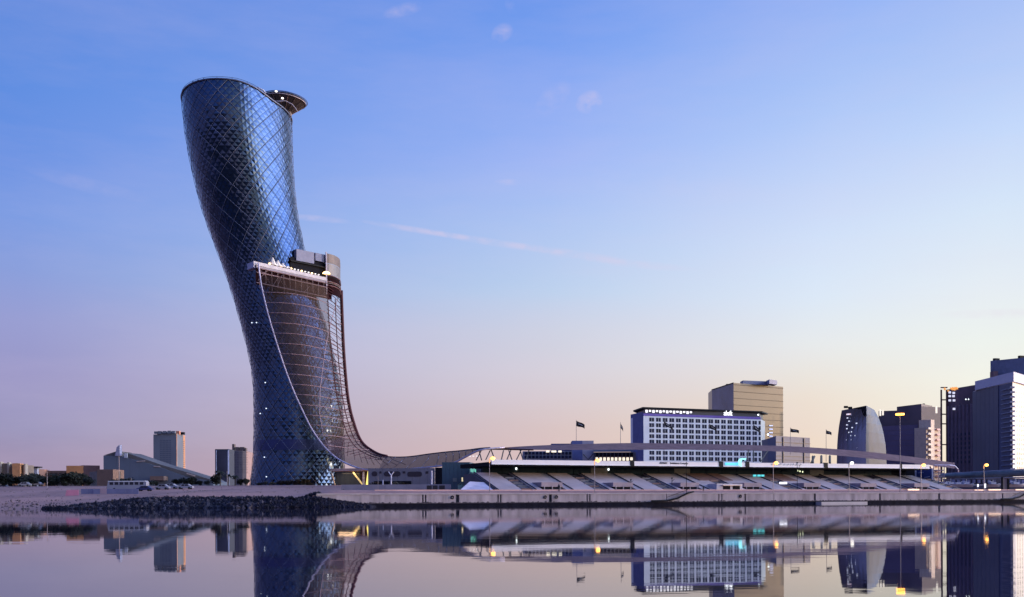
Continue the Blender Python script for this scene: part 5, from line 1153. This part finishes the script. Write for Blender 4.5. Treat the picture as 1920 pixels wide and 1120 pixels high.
for px, L_, lab, ms_ in ((1772,3.4,'small pale boat moored at the left end of the marina',None),(1783,4.2,'white boat with a short mast second from the left in the marina',2.6),(1797,4.6,'white boat in the marina below the bridge end',None),(1812,4.4,'small white boat in the middle of the marina',2.4),(1862,4.4,'white boat moored just left of the bridge pier',2.2),(1905,4.8,'white boat moored right of the bridge pier',2.6)):
    boat(px, 302, L_, lab, ms_)

# ================================================================ left side: city edge
def lbox(x0,x1,ytop,Y,m_,name,par,dep=12,Y1=None,yt1=None,zb=5.5):
    a, b = G(x0,Y), G(x1,Y1 or Y); za = Z(x0,ytop,Y); zb_ = Z(x1,yt1 or ytop,Y1 or Y); return slab(a, b, dep, za, za if yt1 is None else zb_, name, m_, par, zb)
fort = root('fort_like_building', P(25,905,560), 'sand brown building with pale ribs like a small fort at the far left', 'building')
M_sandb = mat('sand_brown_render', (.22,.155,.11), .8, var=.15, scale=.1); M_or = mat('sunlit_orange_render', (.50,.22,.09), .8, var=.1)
for k in range(4):
    x0 = -14+k*15.5; lbox(x0+.2,x0+12,868+k*1.3,560,M_sandb,'wall_bay',fort); lbox(x0+12.2,x0+15.3,866+k*1.3,558.5,mat('pale_rib', (.42,.33,.25), .8),'rib',fort,3)
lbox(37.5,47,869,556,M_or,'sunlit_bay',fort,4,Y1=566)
lw2 = root('brown_low_block', P(75,905,600), 'long low brown block with a flat canopy right of the fort-like building', 'building')
lbox(47,73,880,600,mat('rust_brown_render', (.26,.13,.09), .8, var=.2, scale=.1),'wall',lw2); lbox(48,71,875,596,M_black,'flat_canopy',lw2,6,zb=Z(48,877,596)); lbox(50,70,877.5,598,mat('grey_strip', (.4,.38,.42), .7),'clerestory',lw2,4,zb=5.6); lbox(73,150,883,610,mat('dull_red_brown', (.15,.085,.07), .8, var=.4, scale=.15),'long_wall',lw2)
for k in range(7): lbox(84+k*9,89+k*9,887,608.5,mat('dark_brown_opening', (.03,.02,.02), .6),'window',lw2,1,zb=Z(84,892,608))
ob = root('orange_box_building', P(158,905,500), 'small building with a bright orange sunlit side right of the dark trees', 'building')
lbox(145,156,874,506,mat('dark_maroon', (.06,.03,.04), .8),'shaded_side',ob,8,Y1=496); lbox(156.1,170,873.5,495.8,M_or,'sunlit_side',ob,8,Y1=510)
br = root('brown_box_building', P(190,905,420), 'plain brown box building left of the slanted glass building', 'building')
lbox(168,182,885,428,mat('taupe_render', (.20,.165,.14), .8),'left_wall',br,10,Y1=420); lbox(182.1,212,880.5,419.8,mat('brown_render', (.19,.12,.095), .8, var=.12),'front_wall',br,12)
# slanted glass building with spike
sl = root('slanted_glass_building', P(290,905,500), 'long blue grey building with a roof sloping down to the right and a small spike', 'building')
M_sg = mat('slate_blue_cladding', (.115,.135,.175), .55, var=.1, scale=.1); Ys = 500.0
prof_ = [(194,854.5),(218,855),(243,860),(262,865),(283,871),(304,878),(325,886),(345,893),(372,898),(400,903)]
for (x0,y0), (x1,y1) in zip(prof_, prof_[1:]):
    a, b = P(x0,y0,Ys), P(x1-.15,y1,Ys); q = MB(); q.prism([(a.x,Ys),(b.x,Ys),(b.x,Ys+25),(a.x,Ys+25)], 5.5, 0, ztop=[a.z,b.z,b.z,a.z]); q.build('wall_panel', M_sg, sl)
ptsr = [(194.5,854),(218,846.5),(221,846),(221,855.5)]
q = MB(); v = [P(x,y,Ys+.5) for x,y in ptsr]; q.v = v+[p+Vector((0,18,0)) for p in v]; q.f = [(3,2,1,0),(4,5,6,7),(0,1,5,4),(1,2,6,5),(2,3,7,6)]; q.build('gable_roof', mat('olive_roof', (.11,.10,.10), .7), sl)
q = MB(); v = [P(215.5,855,Ys-.8),P(224.5,855,Ys-.8),P(224,834,Ys-.8),P(218.5,839,Ys-.8)]; q.v = v+[p+Vector((0,3,0)) for p in v]; q.f = [(3,2,1,0),(4,5,6,7),(0,1,5,4),(1,2,6,5),(2,3,7,6),(3,0,4,7)]; q.build('spike', mat('lilac_metal', (.32,.30,.40), .5), sl)
q = MB(); v = [(232,850),(238,849.5),(300,871),(345,884),(394,899),(400,902.5),(372,897),(345,892),(283,870.5),(243,859.5),(232,858.5)]; v = [P(x,y,Ys+1.5) for x,y in v]; n_ = len(v); q.v = v+[p+Vector((2,14,0)) for p in v]; q.f = [tuple(range(n_))[::-1], tuple(range(n_,2*n_))]+[(k,(k+1)%n_,n_+(k+1)%n_,n_+k) for k in range(n_)]; q.build('sloping_roof', mat('olive_grey_roof', (.12,.105,.10), .7, var=.3, scale=.1), sl)
q = MB(); q.box(P(236,854.5,Ys-.3), (1.6,.5,2.4)); q.build('roof_end', mat('pale_end', (.5,.5,.55), .6), sl)
for x0,y0,x1,y1 in ((256,866,272,864.5),(288,875,300,875.5),(350,888,366,893)): q = MB(); q.tube([P(x0,y0,Ys-.3), P(x1,y1,Ys-.3)], .28, 4); q.build('roof_trim', mat('beige_trim', (.45,.33,.28), .7), sl)
q = MB(); a, b = P(281,896,Ys-6), P(307,893,Ys-6); q.prism([(a.x,Ys-6),(b.x,Ys-6),(b.x,Ys-.1),(a.x,Ys-.1)], P(281,901,Ys-6).z, b.z); q.build('entrance_block', mat('brown_render', (.19,.12,.095)), sl)
# hotel tower far left
lt = root('slab_tower', (P(317,900,950).x, 950, 6), 'grey blue slab tower with an orange sunlit right face behind the slanted building', 'tower block')
A_, B_, C__ = G(288,945), G(331.5,946), G(347.5,978); zt_ = Z(288,815,945)
M_lt = mat('grey_blue_render', (.12,.135,.17), .7, var=.12, scale=.04); M_ltor = mat('sunset_lit_render', (.50,.235,.12), .7, var=.08)  # the right face has orange evening sunlight mixed into its colour
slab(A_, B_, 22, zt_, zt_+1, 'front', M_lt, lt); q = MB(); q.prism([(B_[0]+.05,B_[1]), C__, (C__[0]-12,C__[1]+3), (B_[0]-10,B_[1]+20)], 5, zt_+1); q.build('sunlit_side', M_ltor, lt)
windows((A_[0]+6,A_[1]+.3), (B_[0]-5,B_[1]-.2), Z(300,880,940), zt_-5, 8, 14, .5, .55, mat('slate_window', (.05,.06,.10), .3), lt, proud=.08)
windows(B_, C__, Z(340,880,960), zt_-4, 3, 14, .45, .5, mat('brown_window', (.14,.07,.05), .4), lt, proud=.08)
q = MB(); q.prism([(A_[0]+3,A_[1]+2),(B_[0]-1,B_[1]+2),(B_[0]-5,B_[1]+14),(A_[0]+3,A_[1]+14)], zt_, zt_+2.6); q.build('crown', M_lt, lt)
for k, x in enumerate((293,300,309,318,326)): q = MB(); q.box(P(x,811.5-(.8 if 1 < k else 0),945), (3.2,3,2.2+(k%2)*.6)); q.build('crown_block', M_lt, lt)
q = MB(); q.box(P(334,812,955), (3.5,4,3.5)); q.build('roof_unit', mat('orange_roof_unit', (.5,.2,.12), .7), lt); q = MB(); q.box(P(341,813,962), (5,4,2.4)); q.build('roof_unit', M_black, lt)
# dark glass block + round brown tower
dg_ = root('dark_glass_block', (P(420,900,720).x, 720, 6), 'dark glass block with a pale frame behind the palms left of the leaning tower', 'office block')
A_, B_, C__ = G(403.5,718), G(429.5,718), G(438.5,735); zt_ = Z(403.5,842.5,718)
slab(A_, B_, 14, zt_, zt_, 'front_frame', mat('navy_frame', (.03,.035,.06), .5), dg_); band(G(408,718), G(428,718), 5, zt_-1.6, glass_mat('smoke_glass', (.05,.055,.09), metal=.3, rough=.25, var=.5, scale=.03), dg_, 'glass_front', .4)
for f in (.1,.95): p = Vector(A_).lerp(Vector(B_), f); q = MB(); q.box((p.x,p.y-.3,(5+zt_-.8)/2), (.5,.4,zt_-6)); q.build('pale_mullion', mat('pale_blue_mullion', (.5,.52,.65), .5), dg_)
slab((B_[0]+.05,B_[1]), C__, .5, zt_-.3, zt_-.3, 'side_face', mat('lilac_side', (.38,.38,.52), .5), dg_)
rt_ = root('rounded_brown_tower', (P(452,900,780).x, 780, 6), 'grey brown rounded tower with rooftop blocks just left of the leaning tower', 'tower block')
pts = [G(437,782)]+[G(437+30*f, 782-2.5*math.sin(math.pi*f)+(9 if f == 1 else 0)) for f in (.2,.4,.6,.84,1.0)]
for k in range(5):
    a, b = pts[k], pts[k+1]; q = MB(); q.prism([a,(b[0]-.08,b[1]),(b[0],b[1]+14),(a[0],a[1]+14)], 5, Z(450,845+k*.4,780)); q.build('wall_bay', mat('taupe_brown_bay', (.16,.14,.15), .7, var=.1) if k < 4 else mat('pinkish_bay', (.34,.22,.20), .7), rt_)
    for j in range(9): band((a[0]+.5,a[1]), (b[0]-.5,b[1]), Z(450,849+j*4.6,780), Z(450,849+j*4.6,780)+.3, mat('dark_taupe_line', (.08,.075,.09), .6), rt_, 'floor_line', .15)
for x, y, w_, h_ in ((438.5,837,4,8),(446,841,6,5),(455,841,8,5),(461,842,3,3)): q = MB(); q.box(P(x,y+2,786), (w_*.42,4,h_*.42+1.6)); q.build('roof_block', mat('dark_brown_box', (.10,.07,.07)), rt_)

# ================================================================ trees and palms
M_leaf = mat('dark_foliage', (.011,.014,.009), .8, var=.6, scale=.9); M_leaf2 = mat('olive_foliage', (.035,.028,.018), .8, var=.5, scale=.9); M_bark = mat('bark', (.06,.045,.035), .9)
def crown_mesh(seed, w_, h_, n, m_, ls=.42):
    r = random.Random(seed); q = MB(); lobes = [(Vector((r.uniform(-.55,.55)*w_, r.uniform(-.5,.5)*w_, h_*r.uniform(.35,.8))), w_*r.uniform(.28,.5)) for _ in range(9)]
    for _ in range(n):
        c, rad = r.choice(lobes); d = Vector((r.gauss(0,1), r.gauss(0,1), r.gauss(0,.8))).normalized()*rad*(r.random()**.35); p = c+d
        if p.z < h_*.12: p.z = h_*.12+abs(r.gauss(0,.2))
        a = Vector((r.gauss(0,1),r.gauss(0,1),r.gauss(0,1))).normalized(); b = a.orthogonal().normalized(); a = a*ls*r.uniform(.5,1.2); b = b*ls*r.uniform(.4,.9)
        q.quad(p-a, p-b*.8, p+a, p+b*.8)
    return q.build('crown', m_, mesh_only=True)
crowns = [(crown_mesh(s_, 3.2, 5.0, 900, M_leaf), 5.0) for s_ in (1,2,3,4)]; bcrowns = [(crown_mesh(s_, 1.8, 2.2, 420, M_leaf2, .26), 2.2) for s_ in (11,12,13)]
tq = MB(); tq.tube([(0,0,0),(.1,.05,1.0),(.05,.1,2.2)], .16, 6, r2=.09); tq.tube([(.05,.05,1.1),(.7,.2,2.4)], .07, 5, r2=.03); tq.tube([(.05,.05,1.3),(-.6,-.1,2.6)], .07, 5, r2=.03); trunk_me = tq.build('trunk', M_bark, mesh_only=True)
def tree(px, ytop, ybase, Y, k, label, group, name='tree', sx=1.0):
    x = X_at(px, Y); z = ground_z(x, Y) if Y < 420 else 6.3; top = Z(px, ytop, Y); h = max(1.0, top-z); me, mh = (bcrowns if name == 'bush' else crowns)[k % (3 if name == 'bush' else 4)]
    rt = root(name, (x, Y, z), label, 'bush' if name == 'bush' else 'tree', group); s_ = h/mh
    c = inst('crown', me, (x,Y,z), rt, rnd.uniform(0,6.28)); c.scale = (s_*sx, s_*sx, s_)
    t = inst('trunk', trunk_me, (x,Y,z), rt, rnd.uniform(0,6.28)); t.scale = (s_*.9, s_*.9, s_*.9)
    return rt
L1 = [(8,884),(27,887),(42,891),(55,886),(68,884),(80,888),(97,892),(108,886),(120,883),(133,882),(146,884),(158,890),(167,894)]
words_ = ['first','second','third','fourth','fifth','sixth','seventh','eighth','ninth','tenth','eleventh','twelfth','thirteenth']
for i, (px, yt) in enumerate(L1): tree(px, yt-1, 909, 330+6*(i%3), i, f'dark round tree, {words_[i]} from the left edge in the row behind the sandy bank', 'dark trees behind the sandy bank', sx=1.15)
L2 = [(215,894),(228,896),(240,893),(275,899),(288,897),(330,897),(345,893),(358,892),(372,897),(388,900)]
for i, (px, yt) in enumerate(L2): tree(px, yt, 910, 345+5*(i%3), i+1, f'low dark tree, {words_[i]} from the left in the row before the slanted building', 'low trees before the slanted building', sx=1.1)
L3 = [(405,884,'beside the dark glass block'),(450,893,'right of the tall palm'),(462,896,'against the foot of the leaning tower')]
for i, (px, yt, w_) in enumerate(L3): tree(px, yt, 912, 350, i, f'dark leafy tree {w_}', 'dark trees left of the leaning tower', sx=.8)
for i, (px, yt) in enumerate(((486,905),(498,902),(512,903),(527,901),(543,900),(556,898),(568,897),(580,903))):
    tree(px, yt, 916, 352, i, f'olive brown bush, {words_[i]} from the left at the foot of the leaning tower', 'bushes at the foot of the leaning tower', name='bush', sx=1.5)
for i, (px, yt) in enumerate(((706,904),(742,903),(756,903.5))): tree(px, yt, 910, 296, i, f'small reddish shrub, {words_[i]} from the left before the rounded podium windows', 'shrubs before the podium windows', name='bush', sx=1.6)
def palm(px, ytop, Y, label):
    x = X_at(px, Y); z = ground_z(x, Y); h = Z(px, ytop, Y)-z; rt = root('palm_tree', (x,Y,z), label, 'palm tree', 'palms left of the leaning tower'); q = MB(); q.tube([(x,Y,z),(x+.1,Y,z+h*.4),(x,Y,z+h*.8)], .22, 7, r2=.15); q.build('trunk', M_bark, rt)
    r = random.Random(int(px)); c = Vector((x,Y,z+h*.8))
    for k in range(16):
        a = 2*math.pi*k/16+r.uniform(-.2,.2); up = r.uniform(-.1,.9); L_ = h*.30*r.uniform(.8,1.2); q = MB(); pts = []
        for j in range(6):
            f = j/5; pts.append(c+Vector((math.cos(a)*L_*f, math.sin(a)*L_*f, L_*(up*f-1.0*f*f))))
        side = Vector((-math.sin(a), math.cos(a), 0))
        for j in range(5):
            w0 = .35*math.sin(math.pi*(j+.3)/5.6); w1 = .35*math.sin(math.pi*(j+1.3)/5.6); q.quad(pts[j]-side*w0-Vector((0,0,w0)), pts[j], pts[j+1], pts[j+1]-side*w1-Vector((0,0,w1))); q.quad(pts[j], pts[j]+side*w0-Vector((0,0,w0)), pts[j+1]+side*w1-Vector((0,0,w1)), pts[j+1])
        q.build('frond', M_leaf, rt)
palm(413,878,335,'tall dark palm in front of the dark glass block'); palm(428,885,330,'palm with a pale trunk, middle of the three left of the leaning tower'); palm(441,888,332,'shorter palm nearest the leaning tower')

# ================================================================ vehicles on the left bank
M_tyre = mat('tyre_rubber', (.015,.015,.015), .8); M_vg = mat('vehicle_glass', (.015,.018,.03), .15)
def vehicle(px0, px1, ybase, label, color, kind='car', name='parked_car', group='cars parked on the left bank'):
    b = ground_hit((px0+px1)/2, ybase); Y = b.y; L_ = (px1-px0)*Y/F; x0 = b.x-L_/2; z = b.z; rt = root(name, b, label, 'bus' if kind == 'bus' else 'car', group)
    m_ = mat('paint_'+name+'_'+'_'.join(str(int(c*100)) for c in color), color, .35, metal=.2, var=.05); W_ = 2.2 if kind == 'bus' else 1.75
    if kind == 'bus': pr = [(0,.35),(0,1.2),(.02,2.2),(.05,2.55),(.97,2.6),(1,2.2),(1,.35)]; hh = 2.6
    else: pr = [(0,.35),(.0,.8),(.16,.9),(.30,1.42),(.72,1.45),(.88,.95),(1,.85),(1,.35)]; hh = 1.45
    q = MB(); v = [Vector((x0+f*L_, Y-W_/2, z+h)) for f, h in pr]; n_ = len(v); q.v = v+[p+Vector((0,W_,0)) for p in v]
    q.f = [tuple(range(n_)), tuple(range(n_,2*n_))[::-1]]+[(k,n_+k,n_+(k+1)%n_,(k+1)%n_) for k in range(n_)]; q.build('body', m_, rt)
    if kind == 'bus':
        nwn = 7
        for k in range(nwn): a = x0+L_*(.05+.9*k/nwn); q = MB(); q.box((a+L_*.06, Y-W_/2-.01, z+1.85), (L_*.095,.05,.75)); q.build('window', M_vg, rt)
        q = MB(); q.box((x0+L_/2, Y-W_/2-.02, z+2.45), (L_*.96,.06,.16)); q.build('roof_stripe', M_white, rt)
    else:
        for f0, f1 in ((.27,.49),(.52,.76)):
            q = MB(); y_ = Y-W_/2-.01; t = .06 if f0 < .4 else 0; t2 = .06 if f1 > .7 else 0; q.v = [Vector((x0+f0*L_,y_,z+.92)),Vector((x0+f1*L_,y_,z+.92)),Vector((x0+(f1-t2)*L_,y_,z+1.34)),Vector((x0+(f0+t)*L_,y_,z+1.34))]; q.v += [p+Vector((0,-.02,0)) for p in q.v]; q.f = [(0,1,2,3),(7,6,5,4),(0,4,5,1),(1,5,6,2),(2,6,7,3),(3,7,4,0)]; q.build('window', M_vg, rt)
    for f in (.18,.80):
        for sd in (-1,1):
            c = Vector((x0+f*L_, Y+sd*(W_/2-.08), z+.33)); q = MB(); pts = [c+Vector((.33*math.cos(t),0,.33*math.sin(t))) for t in [2*math.pi*k/12 for k in range(12)]]
            q.v = [p+Vector((0,-.11,0)) for p in pts]+[p+Vector((0,.11,0)) for p in pts]; q.f = [tuple(range(12)), tuple(range(12,24))[::-1]]+[(k,12+k,12+(k+1)%12,(k+1)%12) for k in range(12)]; q.build('wheel', M_tyre, rt)
    return rt
vehicle(204,277,919.5,'long pale minibus with a row of dark windows parked behind the rocks', (.28,.28,.34), 'bus', 'parked_bus', None)
vehicle(109,152,911,'dark bus with a pale roof edge above the pink banner', (.16,.13,.12), 'bus', 'parked_bus', None)
for a, b, yb, lab, c in ((-4,18,910.5,'dark car at the very left edge on the bank', (.05,.05,.06)),(22,44,911,'dark grey car, second from the left on the bank', (.12,.11,.12)),(36,58,912.5,'pale car, third from the left on the bank', (.36,.33,.34)),(60,80,912,'small pinkish white car, left of the dark bus', (.5,.42,.42)),
 (258,286,921.5,'navy blue car with pale windows right of the minibus', (.03,.035,.12)),(292,318,918.5,'silver car in the middle group behind the rocks', (.24,.24,.31)),(306,334,917,'pale grey car behind the silver car', (.33,.33,.40)),(334,362,917.5,'silver grey car at the right end of the parked row', (.27,.27,.34))): vehicle(a, b, yb, lab, c)
# pink banner, blue hoarding, boulders, poles
p = ground_hit(135,930); q = MB(); a, b = X_at(122.5,p.y), X_at(148,p.y); z0 = p.z+.02; q.v = [Vector((a,p.y,z0)), Vector((b,p.y,z0+.1)), Vector((b-.2,p.y+.3,z0+1.45)), Vector((a+.2,p.y+.3,z0+1.35))]; q.v += [v+Vector((0,.06,0)) for v in q.v]; q.f = [(3,2,1,0),(4,5,6,7),(0,1,5,4),(1,2,6,5),(2,3,7,6),(3,0,4,7)]
tag(q.build('pink_banner', mat('pink_cloth', (.62,.22,.28), .7, var=.08)), 'bright pink banner panel standing on the sandy bank', 'banner')
hd = root('site_hoarding', ground_hit(195,927), 'low blue grey hoarding of panels along the bank before the minibus', 'hoarding')
for k in range(9):
    p = ground_hit(152+k*12, 926.5); a, b = X_at(152+k*12,p.y), X_at(163.6+k*12,p.y); q = MB(); q.prism([(a,p.y),(b,p.y),(b,p.y+.1),(a,p.y+.1)], p.z-.3, p.z+1.25); q.build('panel', mat('pinkish_panel', (.40,.27,.31), .7) if k in (3,) else mat('blue_grey_panel', (.17,.17,.29), .7, var=.12), hd)
def pole(px, yt, yb, Y, lab, r=.09, head=False):
    x = X_at(px, Y); z = ground_z(x, Y); q = MB(); q.tube([(x,Y,z-.1),(x,Y,Z(px,yt,Y))], r, 5, r2=r*.7)
    if head: q.box((x+.4,Y,Z(px,yt,Y)), (1.0,.3,.15))
    tag(q.build('lamp_post', mat('beige_pole', (.38,.28,.27), .6)), lab, 'lamp post', 'slim lamp posts on the left bank')
pole(88.5,882,910,300,'slim lamp post between the dark trees at the far left',.1,True); pole(223.5,855,907,300,'tall slim lamp post before the slanted building',.1,True); pole(246,895,907,300,'short slim post right of the tall one before the slanted building',.08); pole(426,884,916,300,'slim lamp post beside the palms',.08); pole(709,893,926,236,'thin dark post on the lawn right of the lobby',.05)
